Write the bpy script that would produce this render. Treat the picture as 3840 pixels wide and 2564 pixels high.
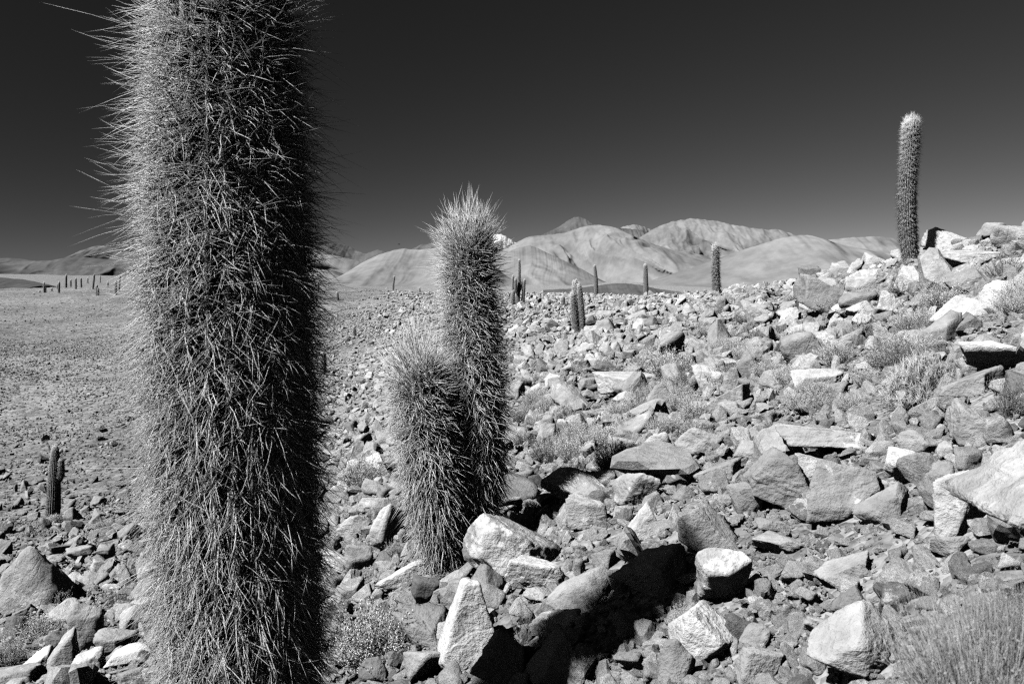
import bpy, bmesh, math, random
import numpy as np
from mathutils import Vector, Matrix, Euler

# ------------------------------------------------------------------ camera, sky, sun, exposure
for o in list(bpy.data.objects):
    bpy.data.objects.remove(o)
sc = bpy.context.scene
COL = sc.collection
R = math.radians
PW, PH, FPX = 3840.0, 2564.0, 2987.0            # photograph size, focal length in its pixels (28 mm)
EYE = 1.6
PITCH = 4.83
cam_d = bpy.data.cameras.new('camera')
cam = bpy.data.objects.new('camera', cam_d)
COL.objects.link(cam)
cam.location = (0, 0, EYE)
cam.rotation_euler = (R(90 - PITCH), 0, 0)
cam_d.sensor_width = 36
cam_d.lens = 28
cam_d.clip_start = 0.05
cam_d.clip_end = 80000
cam_d.dof.use_dof = True
cam_d.dof.focus_distance = 6.5
cam_d.dof.aperture_fstop = 8.0
sc.camera = cam

SUN_AZ, SUN_EL = 63.0, 51.0                      # shadows run SUN_AZ degrees to the right of straight ahead
to_sun = Vector((-math.sin(R(SUN_AZ)) * math.cos(R(SUN_EL)), -math.cos(R(SUN_AZ)) * math.cos(R(SUN_EL)), math.sin(R(SUN_EL))))
sun_d = bpy.data.lights.new('sun', 'SUN')
sun_d.energy = 5.0
sun_d.angle = R(0.53)
sun = bpy.data.objects.new('sun', sun_d)
COL.objects.link(sun)
sun.rotation_euler = to_sun.to_track_quat('Z', 'Y').to_euler()

world = bpy.data.worlds.new('World')
sc.world = world
world.use_nodes = True
wn, wl = world.node_tree.nodes, world.node_tree.links
wn.clear()
sky = wn.new('ShaderNodeTexSky')
sky.sky_type = 'NISHITA'
sky.sun_disc = False
sky.sun_elevation = R(SUN_EL)
sky.sun_rotation = R(180 + SUN_AZ)
sky.altitude = 3500
sky.air_density = 1.0
sky.dust_density = 0.35
sky.ozone_density = 1.0
sep = wn.new('ShaderNodeSeparateColor')          # black-and-white film behind a red filter: only the red of the sky
wl.new(sky.outputs[0], sep.inputs[0])
pw = wn.new('ShaderNodeMath'); pw.operation = 'POWER'; pw.inputs[1].default_value = 1.5
wl.new(sep.outputs[0], pw.inputs[0])
flt = wn.new('ShaderNodeMath'); flt.operation = 'MULTIPLY'; flt.inputs[1].default_value = 0.262   # what the filter lets through
geo = wn.new('ShaderNodeTexCoord')               # the polarising filter: darkest at right angles to the sun
dotn = wn.new('ShaderNodeVectorMath'); dotn.operation = 'DOT_PRODUCT'; dotn.inputs[1].default_value = to_sun
wl.new(geo.outputs['Generated'], dotn.inputs[0])
def wm(op, a, b):
    n = wn.new('ShaderNodeMath'); n.operation = op
    for k_, v_ in enumerate((a, b)):
        if isinstance(v_, (int, float)): n.inputs[k_].default_value = v_
        else: wl.new(v_, n.inputs[k_])
    return n.outputs[0]
c2 = wm('MULTIPLY', dotn.outputs['Value'], dotn.outputs['Value'])
dop = wm('DIVIDE', wm('SUBTRACT', 1.0, c2), wm('ADD', 1.0, c2))
crs = wn.new('ShaderNodeVectorMath'); crs.operation = 'CROSS_PRODUCT'; crs.inputs[1].default_value = to_sun
wl.new(geo.outputs['Generated'], crs.inputs[0])
nrm = wn.new('ShaderNodeVectorMath'); nrm.operation = 'NORMALIZE'; wl.new(crs.outputs[0], nrm.inputs[0])
axs = wn.new('ShaderNodeVectorMath'); axs.operation = 'DOT_PRODUCT'; axs.inputs[1].default_value = Vector((.60, .60, .53)).normalized()
wl.new(nrm.outputs[0], axs.inputs[0])
ax2 = wm('MULTIPLY', axs.outputs['Value'], axs.outputs['Value'])
pol = wm('SUBTRACT', 1.0, wm('MULTIPLY', wm('MULTIPLY', dop, ax2), 0.74))
wl.new(wm('MULTIPLY', pw.outputs[0], pol), flt.inputs[0])
comb = wn.new('ShaderNodeCombineColor')
for i in range(3):
    wl.new(flt.outputs[0], comb.inputs[i])
bgn = wn.new('ShaderNodeBackground')
bgn.inputs['Strength'].default_value = 0.06
out = wn.new('ShaderNodeOutputWorld')
wl.new(comb.outputs[0], bgn.inputs['Color'])
wl.new(bgn.outputs[0], out.inputs['Surface'])

sc.render.engine = 'CYCLES'
sc.view_settings.view_transform = 'Standard'
sc.view_settings.look = 'None'
sc.view_settings.exposure = 0.42
sc.view_settings.gamma = 1.0
sc.cycles.use_denoising = False
sc.cycles.max_bounces = 4
sc.cycles.diffuse_bounces = 0
sc.cycles.transparent_max_bounces = 4
sc.render.film_transparent = False
sc.cycles.pixel_filter_type = 'BLACKMAN_HARRIS'
sc.cycles.filter_width = 1.3

# ------------------------------------------------------------------ helpers
_prng = np.random.default_rng(11)
_perm = np.concatenate([_prng.permutation(256)] * 3).astype(np.int64)
_grad = _prng.normal(size=(256, 3)); _grad /= np.linalg.norm(_grad, axis=1)[:, None]

def pnoise(p):
    p = np.asarray(p, float)
    i = np.floor(p).astype(np.int64); f = p - i
    i &= 255
    u = f * f * f * (f * (f * 6 - 15) + 10)
    r = np.zeros(len(p))
    for dx in (0, 1):
        wx = u[:, 0] if dx else 1 - u[:, 0]
        for dy in (0, 1):
            wy = u[:, 1] if dy else 1 - u[:, 1]
            for dz in (0, 1):
                wz = u[:, 2] if dz else 1 - u[:, 2]
                h = _perm[_perm[_perm[i[:, 0] + dx] + i[:, 1] + dy] + i[:, 2] + dz]
                g = _grad[h]
                d = g[:, 0] * (f[:, 0] - dx) + g[:, 1] * (f[:, 1] - dy) + g[:, 2] * (f[:, 2] - dz)
                r += wx * wy * wz * d
    return r * 1.6

def fbm(p, octv=4, lac=2.03, gain=0.5):
    a, s = 1.0, 0.0
    p = np.asarray(p, float)
    for k in range(octv):
        s = s + a * pnoise(p + 17.3 * k)
        p = p * lac; a *= gain
    return s

def ridged(p, octv=3):
    a, s = 1.0, 0.0
    p = np.asarray(p, float)
    for k in range(octv):
        s = s + a * (1 - 2 * np.abs(pnoise(p + 9.1 * k)))
        p = p * 2.1; a *= 0.5
    return s

def xyz(*a):
    return np.stack(np.broadcast_arrays(*[np.asarray(v, float) for v in a]), axis=-1).reshape(-1, 3)

def mesh_np(name, verts, tris=None, quads=None, smooth=True, attrs=None):
    me = bpy.data.meshes.new(name)
    verts = np.asarray(verts, np.float32)
    nt = 0 if tris is None else len(tris); nq = 0 if quads is None else len(quads)
    me.vertices.add(len(verts)); me.vertices.foreach_set('co', verts.ravel())
    loops = []
    if nt: loops.append(np.asarray(tris, np.int32).ravel())
    if nq: loops.append(np.asarray(quads, np.int32).ravel())
    loops = np.concatenate(loops)
    me.loops.add(len(loops)); me.loops.foreach_set('vertex_index', loops)
    st = np.concatenate([np.arange(nt) * 3, nt * 3 + np.arange(nq) * 4]).astype(np.int32)
    me.polygons.add(nt + nq); me.polygons.foreach_set('loop_start', st)
    me.update(calc_edges=True)
    me.polygons.foreach_set('use_smooth', np.full(nt + nq, smooth, dtype=bool))
    if attrs:
        for k, v in attrs.items():
            at = me.attributes.new(k, 'FLOAT', 'POINT')
            at.data.foreach_set('value', np.asarray(v, np.float32))
    me.validate()
    return me

def link(name, me, mat=None, parent=None):
    o = bpy.data.objects.new(name, me)
    COL.objects.link(o)
    if mat is not None and len(me.materials) == 0:
        me.materials.append(mat)
    if parent is not None:
        o.parent = parent
    return o

def tag(o, label=None, cat=None, group=None, kind=None):
    if label: o['label'] = label
    if cat: o['category'] = cat
    if group: o['group'] = group
    if kind: o['kind'] = kind
    return o

def empty(name, loc, rz=0.0, scale=1.0):
    o = bpy.data.objects.new(name, None)
    o.empty_display_size = 0.1
    COL.objects.link(o)
    o.location = loc; o.rotation_euler = (0, 0, rz); o.scale = (scale,) * 3
    return o

def tubes(P, D, L, bend, r0, rings=3, sides=3, tip=0.12):
    """N tapered, bent needles: P start, D unit direction, L length, bend offset vector at the tip, r0 base radius"""
    P = np.asarray(P, float); D = np.asarray(D, float); N = len(P)
    L = np.broadcast_to(L, (N,)); r0 = np.broadcast_to(r0, (N,))
    ref = np.where(np.abs(D[:, 2:3]) < 0.9, np.array([[0, 0, 1.0]]), np.array([[1.0, 0, 0]]))
    A = np.cross(D, ref); A /= np.linalg.norm(A, axis=1)[:, None]
    B = np.cross(D, A)
    V = []
    ss = np.linspace(0, 1, rings + 1)[:-1]
    for s in ss:
        C = P + D * (L * s)[:, None] + bend * (s * s)
        rr = r0 * (1 - (1 - tip) * s ** 1.5)
        for k in range(sides):
            a = 2 * math.pi * k / sides
            V.append(C + (A * math.cos(a) + B * math.sin(a)) * rr[:, None])
    V.append(P + D * L[:, None] + bend)
    nv = len(V)
    V = np.stack(V, 1).reshape(-1, 3)
    F = []
    for j in range(rings - 1):
        for k in range(sides):
            a, b = j * sides + k, j * sides + (k + 1) % sides
            c, d = a + sides, b + sides
            F += [(a, b, d), (a, d, c)]
    j = rings - 1
    for k in range(sides):
        F.append((j * sides + k, j * sides + (k + 1) % sides, rings * sides))
    F = np.array(F)
    F = (F[None] + (np.arange(N) * nv)[:, None, None]).reshape(-1, 3)
    return V, F

def merge(parts):
    vs, fs, n = [], [], 0
    for v, f in parts:
        vs.append(v); fs.append(f + n); n += len(v)
    return np.concatenate(vs), np.concatenate(fs)

def quads_leaf(C, D, S, rng, asp=0.45):
    """small diamond leaves at C along D, size S"""
    N = len(C)
    W = rng.normal(size=(N, 3)); W -= D * (W * D).sum(1)[:, None]; W /= np.linalg.norm(W, axis=1)[:, None] + 1e-9
    S = np.broadcast_to(S, (N,))[:, None]
    V = np.stack([C, C + D * S * .5 + W * S * asp, C + D * S, C + D * S * .5 - W * S * asp], 1).reshape(-1, 3)
    k = np.arange(N)[:, None] * 4
    F = np.concatenate([k + np.array([[0, 1, 2]]), k + np.array([[0, 2, 3]])])
    return V, F

# ------------------------------------------------------------------ materials (a black-and-white place: greys only)
def grey(v): return (v, v, v, 1)

class NT:
    def __init__(self, name):
        self.m = bpy.data.materials.new(name); self.m.use_nodes = True
        self.n = self.m.node_tree.nodes; self.l = self.m.node_tree.links
        self.b = self.n['Principled BSDF']
        self.b.inputs['Roughness'].default_value = 0.9
        self.b.inputs['Specular IOR Level'].default_value = 0.15
    def node(self, t, **kw):
        x = self.n.new('ShaderNode' + t)
        for k, v in kw.items(): setattr(x, k, v)
        return x
    def link(self, a, b): self.l.new(a, b)
    def sock(self, s, v):
        if hasattr(v, 'is_output') or hasattr(v, 'links'): self.l.new(v, s)
        else: s.default_value = v
    def math(self, op, a, b=0.0, c=None, clamp=False):
        x = self.node('Math', operation=op); x.use_clamp = clamp
        self.sock(x.inputs[0], a); self.sock(x.inputs[1], b)
        if c is not None: self.sock(x.inputs[2], c)
        return x.outputs[0]
    def noise(self, vec, scale, detail=5, rough=0.6, dist=0.0):
        x = self.node('TexNoise')
        self.link(vec, x.inputs['Vector'])
        x.inputs['Scale'].default_value = scale; x.inputs['Detail'].default_value = detail
        x.inputs['Roughness'].default_value = rough; x.inputs['Distortion'].default_value = dist
        return x.outputs['Fac']
    def voro(self, vec, scale, feature='F1', rand=1.0):
        x = self.node('TexVoronoi', feature=feature)
        self.link(vec, x.inputs['Vector']); x.inputs['Scale'].default_value = scale
        x.inputs['Randomness'].default_value = rand
        return x
    def ramp(self, v, lo, hi, a=0.0, b=1.0):
        x = self.node('MapRange'); x.interpolation_type = 'SMOOTHSTEP'
        self.sock(x.inputs[0], v); self.sock(x.inputs[1], lo); self.sock(x.inputs[2], hi)
        self.sock(x.inputs[3], a); self.sock(x.inputs[4], b)
        return x.outputs[0]
    def mix(self, f, a, b):
        x = self.node('Mix'); x.data_type = 'FLOAT'
        self.sock(x.inputs[0], f); self.sock(x.inputs[2], a); self.sock(x.inputs[3], b)
        return x.outputs[0]
    def color(self, v):
        c = self.node('CombineColor')
        for i in range(3): self.link(v, c.inputs[i])
        self.link(c.outputs[0], self.b.inputs['Base Color'])
    def bump(self, h, strength, dist, prev=None):
        x = self.node('Bump'); x.inputs['Strength'].default_value = strength; x.inputs['Distance'].default_value = dist
        self.link(h, x.inputs['Height'])
        if prev is not None: self.link(prev, x.inputs['Normal'])
        return x.outputs[0]

def mat_rock():
    t = NT('rock')
    tc = t.node('TexCoord'); oi = t.node('ObjectInfo')
    at = t.node('Attribute', attribute_type='INSTANCER', attribute_name='tone')
    pa = t.node('Attribute', attribute_type='INSTANCER', attribute_name='crust')
    off = t.node('VectorMath', operation='SCALE'); off.inputs[0].default_value = (61, 37, 83)
    t.link(oi.outputs['Random'], off.inputs['Scale'])
    add = t.node('VectorMath', operation='ADD')
    t.link(tc.outputs['Object'], add.inputs[0]); t.link(off.outputs[0], add.inputs[1])
    v = add.outputs[0]
    n1 = t.noise(v, 1.7, 9, 0.68, 0.4)
    n2 = t.noise(v, 5.5, 7, 0.7)
    n3 = t.noise(v, 24, 4, 0.7)
    st = t.node('Mapping'); st.inputs['Scale'].default_value = (1.2, 1.2, 4.5)
    st.inputs['Rotation'].default_value = (0.35, 0.25, 0)
    t.link(v, st.inputs['Vector'])
    n4 = t.noise(st.outputs[0], 1.6, 6, 0.65, 0.6)           # bedding
    tone = t.math('MULTIPLY', at.outputs['Fac'], 1.25)
    base = t.math('MULTIPLY', tone, t.ramp(n2, 0.25, 0.75, 0.72, 1.28))
    base = t.math('MULTIPLY', base, t.ramp(n3, 0.25, 0.75, 0.88, 1.12))
    base = t.math('MULTIPLY', base, t.ramp(n4, 0.25, 0.75, 0.86, 1.12))
    thr = t.math('SUBTRACT', 0.675, t.math('MULTIPLY', pa.outputs['Fac'], 0.27))
    mixn = t.math('ADD', t.math('MULTIPLY', n1, 0.8), t.math('MULTIPLY', n3, 0.2))
    crust = t.ramp(mixn, thr, t.math('ADD', thr, 0.035))
    cr_c = t.math('MULTIPLY', t.ramp(n3, 0.3, 0.7, 0.56, 0.78), t.ramp(n2, 0.3, 0.7, 0.82, 1.1))
    col = t.mix(t.math('MULTIPLY', crust, 0.85), base, cr_c)
    dk = t.ramp(t.noise(v, 9, 6, 0.75), 0.62, 0.70)
    col = t.mix(t.math('MULTIPLY', dk, 0.5), col, t.math('MULTIPLY', tone, 0.45))
    t.color(col)
    cv = t.voro(v, 3.2, 'DISTANCE_TO_EDGE')
    crack = t.ramp(cv.outputs['Distance'], 0.0, 0.035)
    h = t.math('ADD', t.math('MULTIPLY', n2, 0.7), t.math('MULTIPLY', n4, 0.3))
    h = t.math('ADD', h, t.math('MULTIPLY', crack, 0.045))
    b1 = t.bump(h, 0.65, 0.08)
    b2 = t.bump(n3, 0.5, 0.024, b1)
    t.link(b2, t.b.inputs['Normal'])
    t.b.inputs['Roughness'].default_value = 0.92
    return t.m

def mat_ground():
    t = NT('gravel_ground')
    tc = t.node('TexCoord'); v = tc.outputs['Object']
    n1 = t.noise(v, 0.35, 6, 0.6); n2 = t.noise(v, 3.0, 6, 0.65); n3 = t.noise(v, 22, 4, 0.7)
    nL = t.noise(v, 0.05, 6, 0.65)
    vo = t.voro(v, 7.0); vo2 = t.voro(v, 26.0); vo3 = t.voro(v, 2.6)
    fa = t.node('Attribute', attribute_name='across')       # darker gravel across the gully
    c = t.math('MULTIPLY', t.ramp(n1, 0.3, 0.7, 0.25, 0.33), t.mix(fa.outputs['Fac'], 1.0, 0.76))
    c = t.math('MULTIPLY', c, t.ramp(nL, 0.32, 0.68, 0.72, 1.25))
    cell = t.node('SeparateColor'); t.link(vo.outputs['Color'], cell.inputs[0])
    c = t.math('MULTIPLY', c, t.ramp(cell.outputs[0], 0.0, 1.0, 0.68, 1.25))
    cell2 = t.node('SeparateColor'); t.link(vo2.outputs['Color'], cell2.inputs[0])
    c = t.math('MULTIPLY', c, t.ramp(cell2.outputs[0], 0.0, 1.0, 0.72, 1.28))
    cell3 = t.node('SeparateColor'); t.link(vo3.outputs['Color'], cell3.inputs[0])
    c = t.math('MULTIPLY', c, t.ramp(cell3.outputs[0], 0.0, 1.0, 0.72, 1.2))
    c = t.math('MULTIPLY', c, t.ramp(n3, 0.25, 0.75, 0.8, 1.2))
    c = t.math('MINIMUM', t.math('MULTIPLY', c, 1.12), 0.40)
    t.color(c)
    b = t.bump(t.math('SUBTRACT', 1.0, vo.outputs['Distance']), 0.7, 0.05)
    b = t.bump(t.math('SUBTRACT', 1.0, vo2.outputs['Distance']), 0.8, 0.025, b)
    b = t.bump(n3, 0.5, 0.012, b)
    b = t.bump(t.math('SUBTRACT', 1.0, vo3.outputs['Distance']), 0.6, 0.12, b)
    t.link(b, t.b.inputs['Normal'])
    return t.m

def mat_hill(name, lo, hi, scale, snow=None, streak=1.0, gully=0.0):
    t = NT(name)
    tc = t.node('TexCoord'); v = tc.outputs['Object']
    n1 = t.noise(v, scale, 7, 0.6, 0.3); n2 = t.noise(v, scale * 7, 6, 0.65)
    mp = t.node('Mapping'); mp.inputs['Scale'].default_value = (1.0, 0.3, 0.3); t.link(v, mp.inputs['Vector'])
    n3 = t.noise(mp.outputs[0], scale * 5, 6, 0.62, 0.3)
    c = t.ramp(n1, 0.3, 0.7, lo, hi)
    c = t.math('MULTIPLY', c, t.ramp(n2, 0.25, 0.75, 0.84, 1.16))
    c = t.math('MULTIPLY', c, t.ramp(n3, 0.25, 0.75, 1 - .16 * streak, 1 + .14 * streak))
    if snow is not None:
        at = t.node('Attribute', attribute_name='hgt')
        h = t.math('ADD', at.outputs['Fac'], t.math('MULTIPLY', t.math('SUBTRACT', n3, 0.5), 1.1))
        h = t.math('ADD', h, t.math('MULTIPLY', t.math('SUBTRACT', n2, 0.5), 0.8))
        s = t.ramp(h, snow, snow + 0.03)
        c = t.mix(s, c, 0.85)
    t.color(c)
    rn = t.node('TexNoise'); rn.noise_type = 'RIDGED_MULTIFRACTAL'; rn.normalize = True
    mq = t.node('Mapping'); mq.inputs['Scale'].default_value = (1.0, 0.4, 0.4); t.link(v, mq.inputs['Vector'])
    t.link(mq.outputs[0], rn.inputs['Vector']); rn.inputs['Scale'].default_value = scale * 3.6; rn.inputs['Detail'].default_value = 8
    rn.inputs['Distortion'].default_value = 0.5
    b = t.bump(rn.outputs['Fac'], 0.95, 0.085 / scale)
    b = t.bump(n2, 0.5, 0.016 / scale, b)
    t.link(b, t.b.inputs['Normal'])
    return t.m

def mat_plain(name, v, var=0.15, rough=0.8, scale=40, trans=0.0):
    t = NT(name)
    tc = t.node('TexCoord'); n = t.noise(tc.outputs['Object'], scale, 3, 0.6)
    ge = t.node('NewGeometry')
    k = t.ramp(ge.outputs['Random Per Island'], 0, 1, 1 - var, 1 + var)
    c = t.math('MULTIPLY', t.ramp(n, 0.3, 0.7, v * (1 - var), v * (1 + var)), k)
    t.color(c)
    t.b.inputs['Roughness'].default_value = rough
    return t.m

def mat_stem():
    t = NT('cactus_skin')
    at = t.node('Attribute', attribute_name='crest')
    tc = t.node('TexCoord'); n = t.noise(tc.outputs['Object'], 45, 5, 0.7)
    w = t.math('MULTIPLY', at.outputs['Fac'], t.ramp(n, 0.3, 0.6, 0.45, 1.0))
    c = t.mix(w, 0.14, 0.6)
    t.color(c)
    t.link(t.bump(n, 0.8, 0.012), t.b.inputs['Normal'])
    return t.m

M = dict(rock=mat_rock(), ground=mat_ground(), stem=mat_stem(),
         spine=mat_plain('cactus_spine', 0.76, 0.18, 0.55, 9),
         spine_far=mat_plain('cactus_bristle', 0.62, 0.2, 0.7, 9),
         stick=mat_plain('dry_stem', 0.46, 0.25, 0.85, 30),
         stick_dark=mat_plain('dark_stem', 0.18, 0.25, 0.85, 30),
         leaf=mat_plain('pale_leaf', 0.72, 0.2, 0.8, 30),
         leaf_mid=mat_plain('grey_leaf', 0.36, 0.2, 0.8, 30),
         dry=mat_plain('dry_bush', 0.33, 0.3, 0.85, 30),
         straw=mat_plain('straw', 0.55, 0.2, 0.7, 20),
         bird=mat_plain('feather', 0.05, 0.1),
         hill=mat_hill('pale_hill', 0.18, 0.29, 0.0011, None, 0.1),
         hill_dark=mat_hill('dark_hill', 0.07, 0.12, 0.004, None, 1.0),
         peak=mat_hill('volcano', 0.085, 0.14, 0.0016, 1.3, 0.8),
         peak_pale=mat_hill('pale_volcano', 0.19, 0.29, 0.0014, 1.27, 0.9),
         snow=mat_hill('snow_peak', 0.2, 0.3, 0.0016, 0.70, 0.7))

# ------------------------------------------------------------------ terrain height
# forward distance -> height relative to the eye, per direction (the direction given by a photo column)
YS = [0, 1.5, 3, 5, 8, 12, 18, 26, 40, 60, 100, 150, 185, 250, 400, 1000, 3000, 6000, 12000, 40000]
FAR = [-12, -40, -70, -90, -95, -60, 100]
FARL = [-9, -25, -35, -22, 20, 90, 400]      # the plain on the gully side rises towards the hills
COLS = {
    0:    [-1.6, -2.0, -2.45, -2.95, -3.65, -4.7, -6.2, -7.9, -8.9, -8.6, -6.0, -3.4, -2.5],
    500:  [-1.6, -1.95, -2.3, -2.75, -3.45, -4.5, -5.9, -7.2, -8.0, -8.0, -5.7, -3.3, -2.5],
    1000: [-1.6, -1.85, -2.1, -2.45, -3.1, -4.05, -5.3, -6.2, -6.9, -6.8, -5.0, -3.2, -2.6],
    1500: [-1.6, -1.75, -1.9, -2.05, -2.5, -3.1, -3.8, -4.3, -4.8, -4.9, -3.9, -2.9, -2.7],
    2000: [-1.6, -1.62, -1.68, -1.76, -1.95, -2.15, -2.35, -2.6, -2.75, -2.7, -2.6, -3.6, -5.0],
    2500: [-1.6, -1.5, -1.40, -1.38, -1.45, -1.52, -1.58, -1.6, -1.6, -1.68, -2.9, -4.5, -6.0],
    3000: [-1.6, -1.36, -1.18, -1.08, -1.0, -0.9, -0.68, -0.35, -0.35, -1.2, -3.0, -5.0, -6.5],
    3500: [-1.6, -1.15, -0.9, -0.76, -0.53, -0.2, 0.40, 0.62, 0.3, -1.0, -3.0, -5.0, -6.5],
    3840: [-1.6, -1.0, -0.68, -0.42, -0.03, 0.55, 0.95, 1.0, 0.6, -0.5, -3.0, -5.0, -6.5],
}
SIDE = {
    -60: [-1.6, -2.2, -2.75, -3.4, -4.4, -5.6, -7.0, -8.3, -9.0, -8.5, -6.0, -3.2, -2.4],
    -90: [-1.6, -2.25, -2.9, -3.6, -4.7, -6.0, -7.5, -8.5, -9.0, -8.5, -6.5, -4.0, -3.0],
    -135: [-1.6, -1.95, -2.3, -2.7, -3.3, -4.0, -5.0, -6.0, -6.5, -6.5, -6.0, -5.0, -4.0],
    -180: [-1.6, -1.6, -1.65, -1.7, -1.85, -2.0, -2.3, -2.6, -3.2, -4.0, -5.0, -5.0, -5.0],
    60: [-1.6, -1.0, -0.6, -0.1, 0.6, 1.4, 2.2, 2.8, 3.2, 3.0, 2.0, 0.0, -2.0],
    90: [-1.6, -1.05, -0.55, 0.1, 1.0, 2.0, 3.2, 4.4, 5.8, 7.0, 7.0, 5.0, 3.0],
    135: [-1.6, -1.3, -1.0, -0.7, -0.2, 0.4, 1.2, 2.0, 3.0, 3.6, 3.0, 2.0, 0.0],
    180: [-1.6, -1.6, -1.65, -1.7, -1.85, -2.0, -2.3, -2.6, -3.2, -4.0, -5.0, -5.0, -5.0],
}
NLR = 120
LR = np.linspace(math.log(0.5), math.log(45000 + .5), NLR)
_th, _tab = [], []
for k, z in COLS.items():
    th = math.atan((k - PW / 2) / FPX)
    r = np.array(YS) / math.cos(th)
    _th.append(th); _tab.append(np.interp(LR, np.log(r + 0.5), np.array(z + (FARL if k < 600 else FAR))))
for d, z in SIDE.items():
    _th.append(R(d)); _tab.append(np.interp(LR, np.log(np.array(YS) + 0.5), np.array(z + (FARL if d < 0 else FAR))))
_ix = np.argsort(_th); _th = np.array(_th)[_ix]; _tab = np.array(_tab)[_ix]
THG = np.linspace(-math.pi, math.pi, 241)
TAB = np.stack([np.interp(THG, _th, _tab[:, j]) for j in range(NLR)], 1)
for _ in range(6):                                     # smooth the table
    TAB = (np.roll(TAB[:-1], 1, 0) + 2 * TAB[:-1] + np.roll(TAB[:-1], -1, 0)) / 4
    TAB = np.concatenate([TAB, TAB[:1]])
for _ in range(2):
    TAB[:, 1:-1] = (TAB[:, :-2] + 2 * TAB[:, 1:-1] + TAB[:, 2:]) / 4

def _cr(t):
    return np.stack([-.5 * t ** 3 + t ** 2 - .5 * t, 1.5 * t ** 3 - 2.5 * t ** 2 + 1, -1.5 * t ** 3 + 2 * t ** 2 + .5 * t, .5 * t ** 3 - .5 * t ** 2])

def height(x, y):
    x = np.atleast_1d(np.asarray(x, float)); y = np.atleast_1d(np.asarray(y, float))
    r = np.hypot(x, y); th = np.arctan2(x, y)
    a = (th + math.pi) / (2 * math.pi) * 240
    b = (np.log(r + 0.5) - LR[0]) / (LR[1] - LR[0])
    ia = np.floor(a).astype(int); fa = a - ia
    ib = np.clip(np.floor(b).astype(int), 0, NLR - 2); fb = np.clip(b - ib, 0, 1)
    wa, wb = _cr(fa), _cr(fb)
    z = np.zeros_like(r)
    for i in range(4):
        for j in range(4):
            z += wa[i] * wb[j] * TAB[(ia - 1 + i) % 240, np.clip(ib - 1 + j, 0, NLR - 1)]
    p = xyz(x, y, 0 * x)
    z += 0.045 * fbm(p * 0.9, 3) * np.clip(r / 2, 0.3, 1) + 0.14 * fbm(p * 0.17 + 5, 3) * np.clip(r / 9, 0, 1)
    z += np.clip((r - 25) / 40, 0, 1) * np.clip(-x / 20, .5, 1.3) * 0.6 * fbm(p * 0.05 + 9, 4)
    z += np.clip((r - 600) / 1500, 0, 1) * 9 * fbm(p * 0.0011 + 2, 4)
    return z + EYE

cp, sp = math.cos(R(PITCH)), math.sin(R(PITCH))
def ray(px, py):
    a, b = (px - PW / 2) / FPX, -(py - PH / 2) / FPX
    return np.array([a, cp + b * sp, -sp + b * cp])       # unit forward component along the optical axis
HORIZON = PH / 2 - FPX * math.tan(R(PITCH))
_tt = np.exp(np.linspace(math.log(0.8), math.log(400), 460))
def hit(px, py):
    """first point of the ground seen along a line of sight -> position, distance along the optical axis"""
    d = ray(px, py)
    z = height(d[0] * _tt, d[1] * _tt); dz = EYE + d[2] * _tt - z
    k = np.argmax(dz < 0)
    if not (dz < 0).any(): k = int(np.argmin(np.where((_tt > 8) & (_tt < 240), dz / _tt, 9)))     # skyline
    if k > 0 and dz[k] < 0:
        f = dz[k - 1] / (dz[k - 1] - dz[k]); t = _tt[k - 1] + f * (_tt[k] - _tt[k - 1])
    else:
        t = _tt[k]
    x, y = d[0] * t, d[1] * t
    return np.array([x, y, height(x, y)[0]]), t
def at_depth(px, py, t):
    return np.array([0, 0, EYE]) + ray(px, py) * t
#SPLIT1
# ------------------------------------------------------------------ ground sheet
def build_ground():
    th = np.concatenate([np.arange(-180, -42, 4.0), np.arange(-42, 42, 0.21), np.arange(42, 180, 4.0)]) * math.pi / 180
    r = np.concatenate([np.exp(np.linspace(math.log(0.25), math.log(260), 430)), np.exp(np.linspace(math.log(275), math.log(44000), 60))])
    T, RR = np.meshgrid(th, r, indexing='ij')
    X, Y = RR * np.sin(T), RR * np.cos(T)
    Z = height(X.ravel(), Y.ravel())
    rr = RR.ravel()
    P = xyz(X.ravel(), Y.ravel(), 0 * rr)
    Z = Z + np.clip(1 - rr / 60, 0, 1) * (0.010 * fbm(P * 4.0, 2) + 0.006 * fbm(P * 13, 2))
    V = np.stack([X.ravel(), Y.ravel(), Z], 1)
    nt, nr = len(th), len(r)
    i = np.arange(nt)[:, None]; j = np.arange(nr - 1)[None]
    i2 = (i + 1) % nt
    Q = np.stack([i * nr + j, i * nr + j + 1, i2 * nr + j + 1, i2 * nr + j], -1).reshape(-1, 4)
    V = np.concatenate([V, [[0, 0, height(0, 0)[0]]]])
    c = len(V) - 1
    ii = np.arange(nt)
    Tt = np.stack([np.full(nt, c), ii * nr, ((ii + 1) % nt) * nr], 1)
    ac = np.clip((-V[:, 0] - .12 * V[:, 1] - 2.5) / 8, 0, 1) * np.clip((np.hypot(V[:, 0], V[:, 1]) - 10) / 12, 0, 1)
    o = link('ground', mesh_np('ground', V, Tt, Q, True, {'across': ac}), M['ground'])
    tag(o, 'stony desert ground falling into a gully and rising again', None, None, 'structure')
build_ground()

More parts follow.
